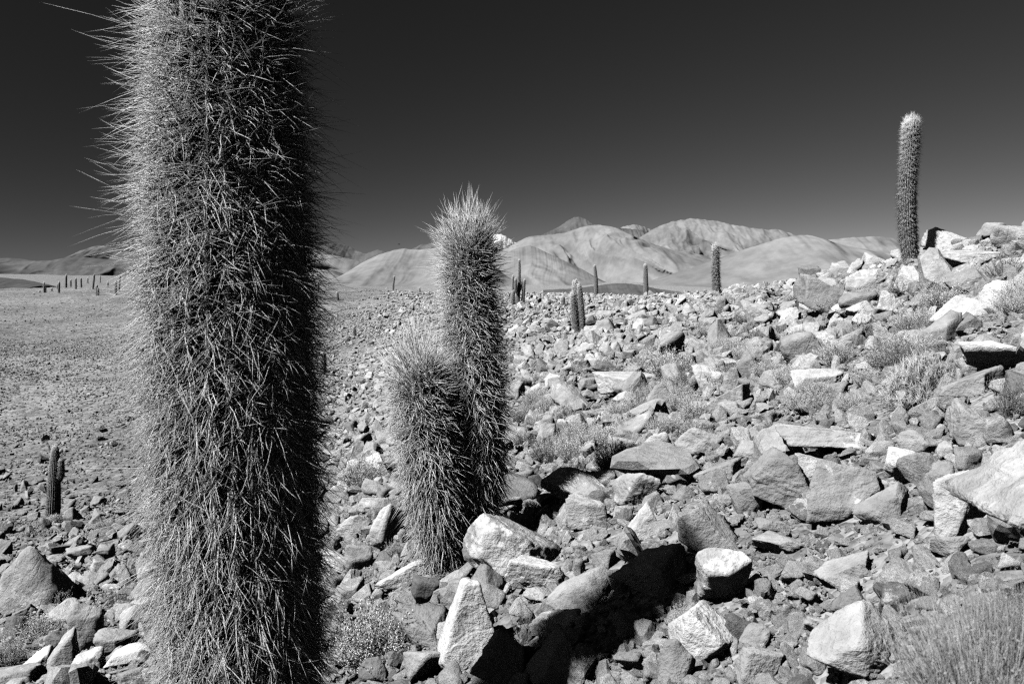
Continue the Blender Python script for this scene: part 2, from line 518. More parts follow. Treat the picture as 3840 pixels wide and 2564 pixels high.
# ------------------------------------------------------------------ mountains on the horizon
def mountain(name, pts, Dkm, mat, seed, slope=20, spur=0.45, freq=7.0, nx=300, nw=64, label=None):
    D = Dkm * 1000.0
    pts = np.array(pts, float)
    px = np.linspace(pts[0, 0], pts[-1, 0], nx)
    # smooth crest
    row = np.interp(px, pts[:, 0], pts[:, 1])
    k = np.ones(7) / 7
    row = np.convolve(np.pad(row, 3, mode='edge'), k, mode='valid')
    t = np.linspace(0, 1, nx)
    span = (pts[-1, 0] - pts[0, 0]) / FPX * D
    zc = EYE + (HORIZON - row) / FPX * D * 1.0
    base = float(height(0, D)[0]) - 25
    zc = zc + 0.012 * (zc - base) * fbm(xyz(t * 40, seed, 0), 3)
    zc = np.maximum(zc, base + 1)
    X = (px - PW / 2) / FPX * D
    Yc = D + 0.035 * D * pnoise(xyz(t * 3, seed * 1.7, 3.3))
    w = np.concatenate([-np.linspace(1, 0, nw) ** 1.25, np.linspace(0, 1, nw // 2)[1:] ** 1.25])   # negative: towards us
    Tg, Wg = np.meshgrid(t, w, indexing='ij')
    hc = (zc - base)[:, None]
    sc_t = span / 1500.0
    flat = lambda a: a.ravel()
    v = np.abs(Wg)
    W0 = (hc.max() * 0.55 + hc * 0.45) / math.tan(R(slope))
    xm, ym = np.broadcast_to(X[:, None], Tg.shape) / 1000.0, Wg * W0 / 1000.0          # km along and down the slope
    lam = 7.0 / freq * Dkm / 9.0
    wx_ = 0.5 * fbm(xyz(flat(xm) * .7 / lam, flat(ym) * .7 / lam, seed), 2).reshape(Tg.shape) * lam
    sp_ = fbm(xyz(flat(xm + wx_) * .85 / lam, flat(ym) * .22 / lam, seed * 3.1), 2).reshape(Tg.shape)
    Wd = W0 * np.clip(1 + 1.7 * spur * sp_ * np.clip(v * 2.2, 0, 1), 0.4, 2.2)
    rc_ = 0.035 if mat in (M['peak'], M['peak_pale'], M['snow']) else 0.07
    vr = (np.sqrt(v * v + rc_ ** 2) - rc_) / (math.sqrt(1 + rc_ ** 2) - rc_)
    Z = base + hc * (1 - vr) ** 1.45
    gl = ridged(xyz(flat(xm + wx_ * 1.3) * 1.5 / lam, flat(ym) * .5 / lam, seed * 2.3 + 7), 5).reshape(Tg.shape)
    am = np.clip(fbm(xyz(flat(xm) * .5 / lam, flat(ym) * .5 / lam, seed + 40), 2).reshape(Tg.shape) * 1.4 + .45, 0.05, 1)
    Z = Z + hc * 0.12 * spur / 0.45 * gl * am * np.sin(np.clip(v, 0, 1) * math.pi) ** 0.9
    Z = Z + hc * 0.035 * fbm(xyz(flat(xm) * 5 / lam, flat(ym) * 3 / lam, seed), 3).reshape(Tg.shape) * np.clip(v * 6, 0, 1)
    Y = Yc[:, None] + Wg * Wd
    XX = X[:, None] * (1 + 0.0 * Wg) + 0.08 * Wg * Wd * sp_
    V = np.stack([XX, Y, Z], -1).reshape(-1, 3)
    n2 = len(w)
    i = np.arange(nx - 1)[:, None]; j = np.arange(n2 - 1)[None]
    Q = np.stack([i * n2 + j, (i + 1) * n2 + j, (i + 1) * n2 + j + 1, i * n2 + j + 1], -1).reshape(-1, 4)
    o = link(name, mesh_np(name, V, None, Q, True, {'hgt': ((Z - base) / (zc.max() - base)).ravel()}), mat)
    tag(o, label, None, None, 'structure')
    return o

mountain('snow_peak', [(1640, 1000), (1700, 960), (1780, 910), (1840, 886), (1880, 884), (1900, 893), (1930, 910), (1960, 933), (2000, 965), (2060, 1010)], 18, M['snow'], 3, 24, 0.5, 9)
mountain('mountain', [(1470, 1010), (1545, 935), (1580, 917), (1640, 914), (1700, 905), (1760, 900), (1830, 925), (1900, 945), (1960, 990)], 14, M['peak'], 5, 22)
mountain('volcano', [(1860, 1000), (1960, 915), (2030, 884), (2090, 855), (2130, 828), (2150, 816), (2165, 814), (2190, 820), (2215, 838), (2250, 862), (2330, 905), (2420, 960), (2500, 1015)], 16, M['peak'], 7, 26, 0.4, 10)
mountain('snow_peak', [(2180, 985), (2270, 880), (2330, 854), (2370, 846), (2400, 849), (2440, 860), (2500, 888), (2580, 940), (2640, 990)], 19, M['hill'], 9, 22)
mountain('mountain', [(2190, 960), (2240, 885), (2290, 856), (2340, 861), (2400, 867), (2440, 878), (2500, 910), (2560, 970)], 15, M['peak'], 10, 22)
mountain('volcano', [(2280, 1000), (2340, 945), (2400, 890), (2440, 865), (2480, 845), (2520, 832), (2560, 824), (2600, 820), (2640, 823), (2690, 830), (2740, 846), (2800, 858), (2860, 866), (2900, 862), (2940, 872), (3000, 890), (3080, 920), (3200, 980)], 12.5, M['peak_pale'], 12, 24, 0.55, 10)
mountain('mountain', [(1050, 1010), (1130, 975), (1180, 945), (1215, 922), (1250, 912), (1290, 917), (1330, 938), (1370, 953), (1400, 944), (1425, 937), (1450, 945), (1480, 960), (1540, 1005)], 15.5, M['peak'], 14, 22, 0.5, 10)
mountain('mountain', [(80, 1015), (180, 1000), (250, 980), (310, 955), (350, 938), (395, 922), (430, 928), (470, 938), (520, 950), (600, 972), (720, 1010)], 15, M['peak'], 16, 22, 0.5, 10)
mountain('hill', [(2950, 960), (3060, 905), (3120, 898), (3180, 893), (3240, 890), (3290, 889), (3340, 896), (3380, 909), (3420, 905), (3500, 915), (3600, 940), (3750, 985), (3900, 1020)], 9.5, M['hill'], 18, 22, 0.5, 9)
mountain('hill', [(1700, 1040), (1780, 1000), (1840, 962), (1880, 943), (1940, 910), (1985, 888), (2060, 884), (2120, 875), (2180, 858), (2230, 850), (2270, 852), (2310, 866), (2370, 893), (2450, 925), (2540, 945), (2600, 954), (2700, 990), (2800, 1030)], 10, M['hill'], 21, 19, 0.6, 6)
mountain('hill', [(900, 1020), (1000, 990), (1100, 972), (1200, 957), (1260, 958), (1330, 975), (1420, 1000), (1500, 1030)], 11, M['hill'], 22, 18, 0.4, 5)
mountain('hill', [(1770, 1075), (1830, 1010), (1860, 980), (1900, 948), (1950, 928), (1985, 922), (2010, 930), (2060, 955), (2120, 983), (2180, 1010), (2240, 1042), (2310, 1075)], 8.2, M['hill'], 25, 18, 0.5, 6)
mountain('hill', [(1200, 1075), (1280, 1040), (1320, 1015), (1370, 985), (1430, 955), (1480, 940), (1515, 933), (1560, 938), (1620, 932), (1680, 926), (1740, 932), (1790, 952), (1840, 985), (1900, 1035), (1980, 1080)], 7.5, M['hill'], 27, 17, 0.4, 4.5)
mountain('hill', [(2300, 1098), (2420, 1060), (2500, 1033), (2600, 1003), (2700, 965), (2800, 930), (2880, 905), (2940, 890), (2985, 884), (3020, 886), (3080, 902), (3150, 923), (3230, 942), (3320, 960), (3450, 990), (3620, 1030)], 6.8, M['hill'], 30, 17, 0.4, 4.5)
mountain('hill', [(2040, 1088), (2150, 1082), (2220, 1073), (2280, 1065), (2340, 1062), (2400, 1068), (2460, 1082), (2560, 1096)], 2.3, M['hill_dark'], 32, 12, 0.4, 4)
mountain('hill', [(-700, 1000), (-400, 985), (-200, 972), (0, 967), (60, 969), (100, 976), (140, 979), (200, 975), (260, 966), (300, 962), (350, 968), (420, 975), (500, 970), (620, 975), (750, 985), (900, 1000), (1080, 1025)], 4.6, M['hill_dark'], 34, 14, 0.6, 9)
mountain('hill', [(-500, 1046), (-300, 1038), (-100, 1034), (0, 1041), (50, 1049), (90, 1058), (160, 1072)], 1.1, M['hill_dark'], 36, 10, 0.4, 5)

# ------------------------------------------------------------------ rocks
_ico = {}
def ico(sub):
    if sub not in _ico:
        bm = bmesh.new(); bmesh.ops.create_icosphere(bm, subdivisions=sub, radius=1)
        v = np.array([x.co[:] for x in bm.verts]); f = np.array([[q.index for q in p.verts] for p in bm.faces])
        bm.free(); v /= np.linalg.norm(v, axis=1)[:, None]
        _ico[sub] = (v, f)
    return _ico[sub]

def rock_mesh(name, seed, sub, dims=(1, .8, .6), shape='block', smooth=True):
    """an angular broken stone inside the box dims (full sizes), centred"""
    rng = np.random.default_rng(seed)
    u, F = ico(sub)
    n = rng.normal(size=(rng.integers(11, 15) if shape == 'round' else rng.integers(5, 9), 3)); n /= np.linalg.norm(n, axis=1)[:, None]
    d = rng.uniform(.52, .95, len(n))
    ex, ed = [], []
    def pl(a, dd): ex.append(np.array(a, float) / np.linalg.norm(a)); ed.append(dd)
    j = lambda s=.2: rng.normal() * s
    if shape == 'slab':
        pl((j(), j(), 1), .55); pl((j(), j(), -1), .6); pl((1, j(), j()), .85); pl((-1, j(), j(.3)), .85)
    elif shape == 'shard':
        pl((.9, j(.1), .42), .46); pl((-.85, -.1, .5), .44); pl((j(.1), -1, .35), .5); pl((0, 1, .3), .5); pl((0, 0, -1), .7)
    elif shape == 'wedge':
        pl((-.55, j(.15), .85), .42); pl((.95, -.25, .1), .62); pl((j(.1), -1, .25), .6); pl((0, .2, -1), .6)
    elif shape == 'wedge_r':
        pl((.55, j(.15), .85), .42); pl((-.95, -.25, .1), .62); pl((j(.1), -1, .25), .6); pl((0, .2, -1), .6)
    elif shape == 'block':
        pl((j(.3), j(.3), 1), .62); pl((1, j(.3), j(.3)), .74); pl((-1, j(.3), j(.3)), .74); pl((j(.3), -1, j(.35)), .68); pl((j(), 1, j()), .7); pl((0, 0, -1), .7)
    elif shape == 'round':
        d = d * 0 + rng.uniform(.8, 1, len(d))
    if ex:
        n = np.concatenate([n, ex]); d = np.concatenate([d + .06, ed])
    ri = d[None] / np.maximum(u @ n.T, 1e-3)
    ri = np.minimum(ri, 4)
    if len(n) > 6 and shape not in ('round',) and rng.random() < 0.6:          # a concave broken notch
        a, b = rng.choice(len(n), 2, replace=False)
        m = np.maximum(ri[:, a], ri[:, b] * 1.03)
        ri[:, a] = m; ri[:, b] = m
    k = 11.0 if shape == 'round' else 85.0
    wob = 1 + .05 * fbm(u * 1.6 + seed, 2)
    r = -np.log(np.exp(-k * (ri * wob[:, None])).sum(1)) / k
    ax = rng.normal(size=3) * np.array([.5, .5, 1]); ax /= np.linalg.norm(ax)
    for _c in range(4 if shape == 'round' else 3):                              # chips knocked off the corners
        q = u * r[:, None]
        far = rng.choice(len(u), p=(r ** 6) / (r ** 6).sum())
        nn = u[far] + rng.normal(size=3) * .35; nn /= np.linalg.norm(nn)
        r = np.minimum(r, (q @ nn).max() * rng.uniform(.74, .93) / np.maximum(u @ nn, 1e-3))
    pos = u * r[:, None]
    hbed = pos @ ax
    r = r * (1 + (.02 if shape == 'round' else .024) * fbm(pos * 2.3 + seed * 1.3, 3) + .028 * ridged(pos * 5.2 + seed, 2)
             + .022 * pnoise(xyz(hbed * 7 + .6 * pnoise(pos * 2 + 3), 0.3, seed)))
    if sub >= 4:
        r = r * (1 + .011 * fbm(pos * 13 + seed, 2) + .016 * np.clip(ridged(pos * 3.1 + 2.2 * seed, 1) - .85, 0, 1) * -4)
    pos = u * r[:, None]
    lo, hi = pos.min(0), pos.max(0)
    pos = (pos - (lo + hi) / 2) / (hi - lo) * np.array(dims)
    me = mesh_np(name, pos, F, None, smooth)
    me.materials.append(M['rock'])
    return me

ROCKS_XY = []      # x, y, radius of rocks already set down
def set_rock(o, tone, crust):
    o['tone'] = float(tone); o['crust'] = float(crust)

# picked out one by one in the photograph: centre x, y, width, height (photo pixels), tone, crust, shape, label
HERO = [
 (1919, 2061, 370, 270, .27, .75, 'wedge_r', 'large grey boulder with pale crusted patches resting against the twin-stemmed cactus'),
 (2011, 2160, 230, 150, .52, .9, 'block', 'whitish mottled boulder tucked against the large crusted boulder by the twin cactus'),
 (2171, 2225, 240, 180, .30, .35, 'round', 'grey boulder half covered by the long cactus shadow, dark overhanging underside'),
 (2435, 2165, 290, 220, .34, .6, 'wedge', 'broad hollowed boulder crossed by the cactus shadow with a bright lit face'),
 (1750, 2365, 215, 320, .48, .85, 'shard', 'tall pointed white shard of rock standing upright'),
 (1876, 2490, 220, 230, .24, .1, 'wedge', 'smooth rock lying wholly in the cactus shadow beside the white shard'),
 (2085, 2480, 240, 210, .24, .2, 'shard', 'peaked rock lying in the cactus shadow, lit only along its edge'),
 (2080, 2335, 190, 130, .33, .4, 'slab', 'tilted grey slab behind the two shadowed rocks'),
 (2165, 1838, 270, 150, .34, .5, 'round', 'long rounded boulder with a cracked back behind the cactus shadow'),
 (2202, 1925, 155, 130, .36, .7, 'slab', 'small tilted oblong stone leaning under the long rounded boulder'),
 (2386, 1838, 175, 145, .34, .6, 'block', 'squarish mottled boulder next to the long rounded boulder'),
 (2356, 1698, 150, 110, .38, .5, 'block', 'pale grey block sitting above the squarish mottled boulder'),
 (2470, 1695, 120, 150, .40, .4, 'slab', 'upright pale slab beside the pale grey block'),
 (2420, 1960, 150, 140, .42, .7, 'shard', 'pale pitted stone with a peaked top in the middle of the rubble'),
 (1507, 2146, 190, 110, .50, .7, 'wedge', 'flat whitish slab with a dark split below the twin-stemmed cactus'),
 (1600, 2225, 110, 110, .13, .0, 'block', 'dark ribbed stone below the flat split slab'),
 (1569, 2372, 210, 150, .25, .25, 'slab', 'low grey slab in front of the leafy pale shrub'),
 (1402, 2530, 110, 110, .16, .1, 'round', 'small dark stone under the leafy pale shrub'),
 (1590, 2500, 150, 140, .30, .3, 'slab', 'grey slab leaning left of the white shard'),
 (1347, 2098, 115, 110, .26, .3, 'block', 'grey block behind the big spiny cactus below the pale broom shrub'),
 (1450, 1990, 120, 180, .40, .5, 'round', 'smooth pale rock partly hidden by the short stem of the twin cactus'),
 (2930, 1809, 285, 235, .22, .35, 'block', 'massive dark grey boulder with an undercut base'),
 (3084, 1661, 340, 135, .30, .65, 'slab', 'long flat slab lying across the top of the massive dark grey boulder'),
 (3165, 1850, 250, 235, .26, .25, 'slab', 'leaning grey slab split by a thin vertical crack'),
 (3299, 1895, 190, 170, .27, .15, 'wedge', 'wedge-shaped grey boulder in front of the cracked leaning slab'),
 (2666, 1993, 255, 185, .29, .2, 'wedge_r', 'angular grey boulder with a sharp dark corner facing down the slope'),
 (3385, 1766, 130, 155, .44, .75, 'slab', 'tilted whitish block wedged between two grey boulders'),
 (3447, 1674, 155, 120, .30, .3, 'round', 'grey boulder with a shaded underside above the tilted whitish block'),
 (3551, 1692, 72, 72, .36, .2, 'round', 'single round cobble lying among angular rocks'),
 (3590, 1905, 170, 270, .38, .8, 'block', 'tall mottled whitish boulder below the overhanging corner rock'),
 (3225, 2430, 370, 300, .36, .3, 'round', 'big smooth pale boulder beside the dry grassy bush'),
 (3152, 2129, 195, 140, .29, .2, 'wedge', 'flat-faced grey stone with a chipped dark corner amid fine gravel'),
 (3188, 2255, 145, 115, .20, .1, 'shard', 'dark angular stone balanced above the big smooth pale boulder'),
 (2709, 2190, 200, 225, .34, .55, 'round', 'pale bulging boulder overhanging a black gap'),
 (2640, 2400, 270, 230, .52, .85, 'wedge_r', 'broad white crusted boulder with a sloping top'),
 (2535, 2500, 135, 180, .24, .2, 'round', 'rounded dark stone in front of the broad white boulder'),
 (2845, 2510, 175, 150, .30, .3, 'slab', 'grey slab sunk in gravel next to the broad white boulder'),
 (2826, 2405, 110, 115, .26, .2, 'block', 'small grey block above the slab sunk in gravel'),
 (3065, 2356, 100, 90, .36, .5, 'block', 'small mottled stone behind the big smooth pale boulder'),
 (2790, 1880, 130, 130, .24, .1, 'block', 'pitted dark block leaning on the massive dark grey boulder'),
 (2690, 1770, 170, 110, .28, .2, 'wedge', 'low grey stone uphill of the pitted dark block'),
 (2610, 1665, 190, 130, .31, .2, 'round', 'broad rounded grey boulder uphill of the low grey stone'),
 (2810, 1695, 120, 85, .30, .2, 'round', 'small smooth stone resting under the long flat slab'),
 (2890, 1975, 115, 70, .25, .1, 'slab', 'small flat stone under the massive dark grey boulder'),
 (2920, 2040, 200, 90, .28, .2, 'slab', 'flat grey slab half buried in gravel below the massive boulder'),
 (3325, 1830, 60, 60, .35, .4, 'block', 'little grey stone below the tilted whitish block'),
 (3530, 1790, 110, 120, .26, .4, 'block', 'grey block propped below the round cobble'),
 (3560, 2050, 130, 110, .32, .4, 'slab', 'grey slab beneath the tall mottled whitish boulder'),
 (3418, 1500, 160, 85, .36, .3, 'round', 'smooth domed boulder in front of the straw-coloured spiny cushion'),
 (3100, 1108, 240, 150, .24, .1, 'wedge_r', 'large smooth-faced slab tilted up on the hillside'),
 (3265, 1072, 190, 110, .38, .6, 'block', 'pale layered boulder behind the large tilted slab'),
 (3215, 1135, 130, 75, .22, .2, 'block', 'dark cracked block below the pale layered boulder'),
 (3657, 985, 240, 85, .40, .6, 'slab', 'overhanging pale slab above a black hollow on the skyline slope'),
 (3566, 890, 200, 90, .50, .8, 'wedge_r', 'white jagged outcrop on the skyline beside the lone tall cactus'),
 (3724, 850, 110, 70, .28, .4, 'round', 'rounded boulder on the skyline uphill of the white outcrop'),
 (3790, 890, 130, 80, .36, .5, 'block', 'pale block below the rounded skyline boulder'),
 (3745, 1345, 260, 140, .62, .9, 'slab', 'white crusted slab jutting out above a dark gap'),
 (3650, 1430, 220, 120, .27, .1, 'wedge', 'smooth dark grey wedge under the white jutting slab'),
 (3530, 1240, 155, 140, .27, .3, 'block', 'grey boulder with a shaded rough front below the pale slabs'),
 (3440, 1280, 110, 90, .28, .1, 'slab', 'smooth grey slab leaning on the rough-fronted grey boulder'),
 (3610, 1165, 210, 105, .46, .6, 'slab', 'pale slab sloping down beside the silvery broom shrub'),
 (3765, 1110, 190, 110, .48, .7, 'slab', 'long whitish slab uphill of the pale sloping slab'),
 (3003, 1305, 145, 115, .28, .2, 'block', 'cracked grey boulder split by a black fissure'),
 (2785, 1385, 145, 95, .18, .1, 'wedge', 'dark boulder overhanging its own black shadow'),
 (2663, 1428, 135, 105, .40, .7, 'block', 'pale crusted block near the large silvery broom shrub'),
 (2725, 1495, 165, 115, .30, .3, 'wedge', 'sloping grey boulder below the pale crusted block'),
 (2920, 1415, 150, 95, .30, .3, 'wedge', 'grey boulder downhill of the cracked fissured boulder'),
 (3060, 1425, 180, 90, .42, .7, 'slab', 'low pale crusted boulder downhill of the cracked fissured boulder'),
 (3670, 1586, 230, 165, .29, .3, 'wedge_r', 'big grey boulder with a dark shaded flank'),
 (3033, 1029, 78, 58, .20, .1, 'block', 'dark boulder standing out on the ridge line'),
 (3150, 1012, 80, 60, .30, .3, 'wedge', 'grey stone on the ridge line next to the dark boulder'),
 (3280, 980, 90, 60, .42, .5, 'wedge_r', 'pale tilted stone at the foot of the lone tall cactus'),
 (2345, 1448, 245, 95, .40, .4, 'slab', 'wide pale flat-topped boulder downhill of the silvery broom shrub'),
 (2486, 1506, 115, 120, .27, .2, 'round', 'egg-shaped grey boulder below the silvery broom shrub'),
 (2377, 1597, 150, 110, .30, .4, 'wedge', 'grey boulder downhill of the egg-shaped boulder'),
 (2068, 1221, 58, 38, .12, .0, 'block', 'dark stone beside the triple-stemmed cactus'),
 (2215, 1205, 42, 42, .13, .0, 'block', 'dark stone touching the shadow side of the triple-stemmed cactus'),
 (172, 2172, 105, 75, .36, .5, 'block', 'half-lit square stone on the slope below the small two-armed cactus'),
 (301, 2080, 90, 62, .32, .3, 'slab', 'pale flat stone uphill of the half-lit square stone'),
 (390, 2075, 75, 55, .24, .2, 'wedge', 'grey wedge-shaped stone beside the pale flat stone'),
 (442, 2147, 78, 62, .24, .2, 'shard', 'peaked grey stone near the dark tufted shrub'),
 (165, 2235, 160, 60, .32, .2, 'slab', 'low domed slab behind the feathery shrub'),
 (325, 2370, 120, 180, .32, .3, 'block', 'upright grey slab with a rounded top beside the feathery shrub'),
 (440, 2411, 150, 100, .29, .2, 'slab', 'sloping slab next to the upright rounded slab'),
 (135, 2485, 130, 90, .60, .8, 'wedge', 'white stone in the rubble below the feathery shrub'),
 (240, 2455, 105, 160, .36, .5, 'wedge', 'tall narrow grey stone beside the white stone in the rubble'),
 (332, 2490, 115, 90, .40, .8, 'block', 'mottled stone at the foot of the sloping slab'),
 (480, 2460, 160, 75, .66, .8, 'slab', 'flat white stone close to the stem of the big spiny cactus'),
 (60, 2540, 210, 90, .30, .4, 'slab', 'wide grey slab in the rubble below the white stone'),
 (215, 2405, 80, 75, .18, .1, 'block', 'dark squarish stone uphill of the tall narrow stone'),
 (505, 2535, 110, 60, .26, .3, 'block', 'grey stone under the flat white stone'),
]
f_ = np.array([0, 1.0])
for hi_, (cx, cy, w, h, tone, crust, shape, lab) in enumerate(HERO):
    P, t = hit(cx, min(cy + h * 0.42, 2750))
    W = w * t / FPX
    Dp = W * (0.75 if shape != 'slab' else 0.8)
    dep = math.atan2(max(EYE - P[2], 0.05), t)
    hw = h * t / FPX
    Hh = max(0.34 * W, (hw - 0.55 * Dp * math.sin(dep)) / math.cos(dep) * 1.12)
    dirv = np.array([P[0], P[1]]) / math.hypot(P[0], P[1])
    c = P[:2] + dirv * Dp * 0.33
    sub = 5 if w > 160 else 4
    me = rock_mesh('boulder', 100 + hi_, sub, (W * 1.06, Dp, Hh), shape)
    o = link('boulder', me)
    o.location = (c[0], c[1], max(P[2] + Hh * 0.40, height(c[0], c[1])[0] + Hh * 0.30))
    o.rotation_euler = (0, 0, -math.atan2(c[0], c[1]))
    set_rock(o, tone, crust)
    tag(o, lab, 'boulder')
    ROCKS_XY.append((c[0], c[1], W * 0.5))

# the overhanging rock close to the camera at the edge of the view
def corner_rock():
    me = rock_mesh('boulder', 86, 5, (.54, 0.46, 0.30), 'slab')
    o = link('boulder', me)
    p = at_depth(4130, 1950, 1.85)
    o.location = p
    o.rotation_euler = (R(8), R(30), R(-12))
    set_rock(o, .36, .7)
    tag(o, 'big overhanging rock with a pale speckled top above a black shadow', 'boulder')
    ROCKS_XY.append((p[0], p[1], .28))
corner_rock()
#SPLIT2
# ------------------------------------------------------------------ stones one can count: copies of a few broken shapes
rng = np.random.default_rng(5)
SHP = ['block', 'slab', 'wedge', 'block', 'round', 'slab', 'shard', 'wedge_r', 'block', 'slab', 'wedge', 'block']
PROTO = [rock_mesh('stone', 500 + i, 4, (1, rng.uniform(.65, .95), rng.uniform(.42, .75)), s) for i, s in enumerate(SHP)]

def rock_tone(rng, n):
    k = rng.random(n)
    tone = np.where(k < .08, rng.uniform(.15, .19, n), np.where(k < .66, rng.uniform(.25, .34, n), np.where(k < .95, rng.uniform(.34, .42, n), rng.uniform(.46, .55, n))))
    crust = np.clip(rng.uniform(-.1, .7, n) + (tone > .33) * .2, 0, 1)
    return tone, crust

def scree_tone(rng, n):
    k = rng.random(n)
    tone = np.where(k < .08, rng.uniform(.15, .20, n), np.where(k < .72, rng.uniform(.24, .33, n), np.where(k < .97, rng.uniform(.33, .40, n), rng.uniform(.42, .55, n))))
    crust = np.clip(rng.uniform(-.2, .6, n) + (tone > .33) * .15, 0, 1)
    return tone, crust

def too_close(x, y, s, fac=0.8):
    A = np.array(ROCKS_XY)
    return (np.hypot(A[:, 0] - x, A[:, 1] - y) < fac * (A[:, 2] + s * .5)).any()

KEEP = []       # x, y, radius of plants: no stones there
# plants are placed further down but reserve their ground here
CACTI_XY = [hit(1700, 2110)[0][:2], np.array([-0.925, 2.7])]
KEEP += [(CACTI_XY[0][0], CACTI_XY[0][1], .22), (CACTI_XY[1][0], CACTI_XY[1][1], .34)]

SHRUBS = [
 ('broom', 2500, 1435, 165, 230, 'large silvery broom shrub among the boulders'),
 ('twiggy', 2395, 1565, 115, 95, 'thin twiggy shrub beside the egg-shaped boulder'),
 ('leafy', 2600, 1585, 125, 120, 'pale leafy shrub below the sloping grey boulder'),
 ('leafy', 3185, 1545, 95, 125, 'small round leafy shrub with pale flowers near the domed boulder'),
 ('cushion', 3450, 1510, 190, 260, 'straw-coloured spiny cushion plant spreading between boulders'),
 ('broom', 3530, 1165, 135, 190, 'silvery broom shrub growing under the overhanging pale slab'),
 ('dark', 3245, 1290, 125, 135, 'dark upright shrub with open branches uphill of the cracked boulder'),
 ('dark', 3115, 1305, 95, 150, 'low spreading grey shrub beside the cracked boulder'),
 ('dark', 3400, 1270, 110, 130, 'grey shrub between the dark upright shrub and the rough-fronted boulder'),
 ('dark', 3550, 1330, 70, 100, 'small shrub in front of the dark grey wedge boulder'),
 ('broom', 2725, 1275, 60, 110, 'pale tufted shrub behind the dark overhanging boulder'),
 ('broom', 2900, 1285, 60, 75, 'small pale shrub uphill of the dark overhanging boulder'),
 ('dark', 3800, 1000, 105, 120, 'dark shrub on the slope under the rounded skyline boulder'),
 ('dark', 3790, 1560, 180, 150, 'open dark shrub beside the big boulder with a shaded flank'),
 ('twiggy', 3680, 1240, 70, 60, 'sparse twiggy plant under the long whitish slab'),
 ('leafy', 1390, 2500, 300, 330, 'pale leafy shrub with bare white twigs at the foot of the big cactus'),
 ('broom', 1365, 1850, 175, 215, 'feathery pale broom shrub between the big cactus and the twin cactus'),
 ('twiggy', 1385, 1960, 70, 80, 'small dark shrub under the feathery pale broom shrub'),
 ('twiggy', 2180, 1775, 115, 135, 'twiggy shrub behind the long rounded boulder'),
 ('twiggy', 1955, 2385, 190, 130, 'bare branching twigs growing in front of the crusted boulder'),
 ('leafy', 2555, 2360, 130, 110, 'small leafy sprig beside the broad white boulder'),
 ('dark', 3235, 1895, 85, 75, 'dark tuft growing out of the cracked leaning slab'),
 ('dark', 443, 2280, 95, 95, 'dark tufted shrub on the slope below the gully cactus'),
 ('broom', 215, 2265, 75, 110, 'feathery grey shrub growing among stones near the half-lit square stone'),
 ('leafy', 150, 2390, 105, 170, 'bushy grey shrub above the white stone in the rubble'),
 ('broom', 25, 2500, 150, 150, 'soft grassy shrub beside the wide grey slab'),
 ('broom', 320, 2195, 50, 75, 'thin pale shrub uphill of the dark tufted shrub'),
 ('cushion', 205, 1965, 38, 72, 'small pale domed plant at the base of the gully cactus'),
 ('broom', 395, 1985, 50, 90, 'pale shrub beside the flat stones on the falling slope'),
 ('broom', 2025, 1495, 55, 110, 'low pale shrub in the rubble near the thin twiggy shrub'),
 ('cushion', 2110, 1590, 75, 120, 'low prickly plant among stones behind the twin cactus'),
 ('dark', 1980, 1253, 36, 42, 'small dark shrub near the candelabra cactus'),
 ('broom', 2165, 1262, 26, 55, 'pale grass tuft at the base of the triple-stemmed cactus'),
 ('broom', 1960, 1395, 34, 55, 'small pale tuft downhill of the triple-stemmed cactus'),
 ('broom', 2190, 1402, 45, 80, 'pale low shrub above the wide flat-topped boulder'),
 ('dark', 2310, 1420, 60, 70, 'grey twiggy shrub behind the wide flat-topped boulder'),
 ('broom', 3200, 1010, 36, 55, 'grass tuft on the ridge line beside the grey stone'),
 ('broom', 3480, 1000, 50, 90, 'grass tuft at the foot of the lone tall cactus'),
 ('broom', 3600, 925, 45, 80, 'grass tuft under the white skyline outcrop'),
 ('dark', 2535, 1085, 24, 40, 'small shrub on the spur behind the stout ribbed cactus'),
 ('twiggy', 1310, 2180, 90, 80, 'sparse twigs beside the grey block behind the big cactus'),
 ('twiggy', 1450, 2320, 90, 70, 'thin dark twigs above the leafy pale shrub'),
 ('broom', 1480, 2090, 80, 90, 'wispy shrub beneath the short stem of the twin cactus'),
 ('broom', 1880, 1780, 110, 110, 'pale wispy shrub behind the tall stem of the twin cactus'),
 ('broom', 1960, 1580, 90, 110, 'pale shrub further behind the twin cactus'),
]
for q in SHRUBS:
    P, t = hit(q[1], q[2])
    KEEP.append((P[0], P[1], q[4] * t / FPX * .30))

n_ind = 0
cand = []
for _ in range(9000):
    px = rng.uniform(-60, 3900); py = rng.uniform(1010, 2600)
    cand.append((px, py))
tones = [(.19, 'dark'), (.30, 'grey'), (.45, 'pale'), (9, 'white')]
WORDS = dict(block='blocky', slab='flat', wedge='wedge-shaped', wedge_r='sloping', round='rounded', shard='pointed')
CUT = (' with ', ' rest', ' tucked', ' half', ' crossed', ' standing', ' lying', ' behind', ' lean', ' next', ' sitting', ' beside', ' in ', ' below', ' above', ' under', ' on ', ' wedged', ' amid',
       ' balanced', ' overhanging', ' sunk', ' and ', ' split', ' partly', ' across', ' uphill', ' downhill', ' jutting', ' near', ' at ', ' close', ' touching', ' propped', ' beneath', ' among', ' tapering')
def short_name(l):
    k = min([l.find(c) for c in CUT if l.find(c) > 6] + [len(l)])
    return l[:k]
HERO_XY = [(o.location.x, o.location.y, short_name(o['label'])) for o in COL.objects if o.name.startswith('boulder')]
picked = []
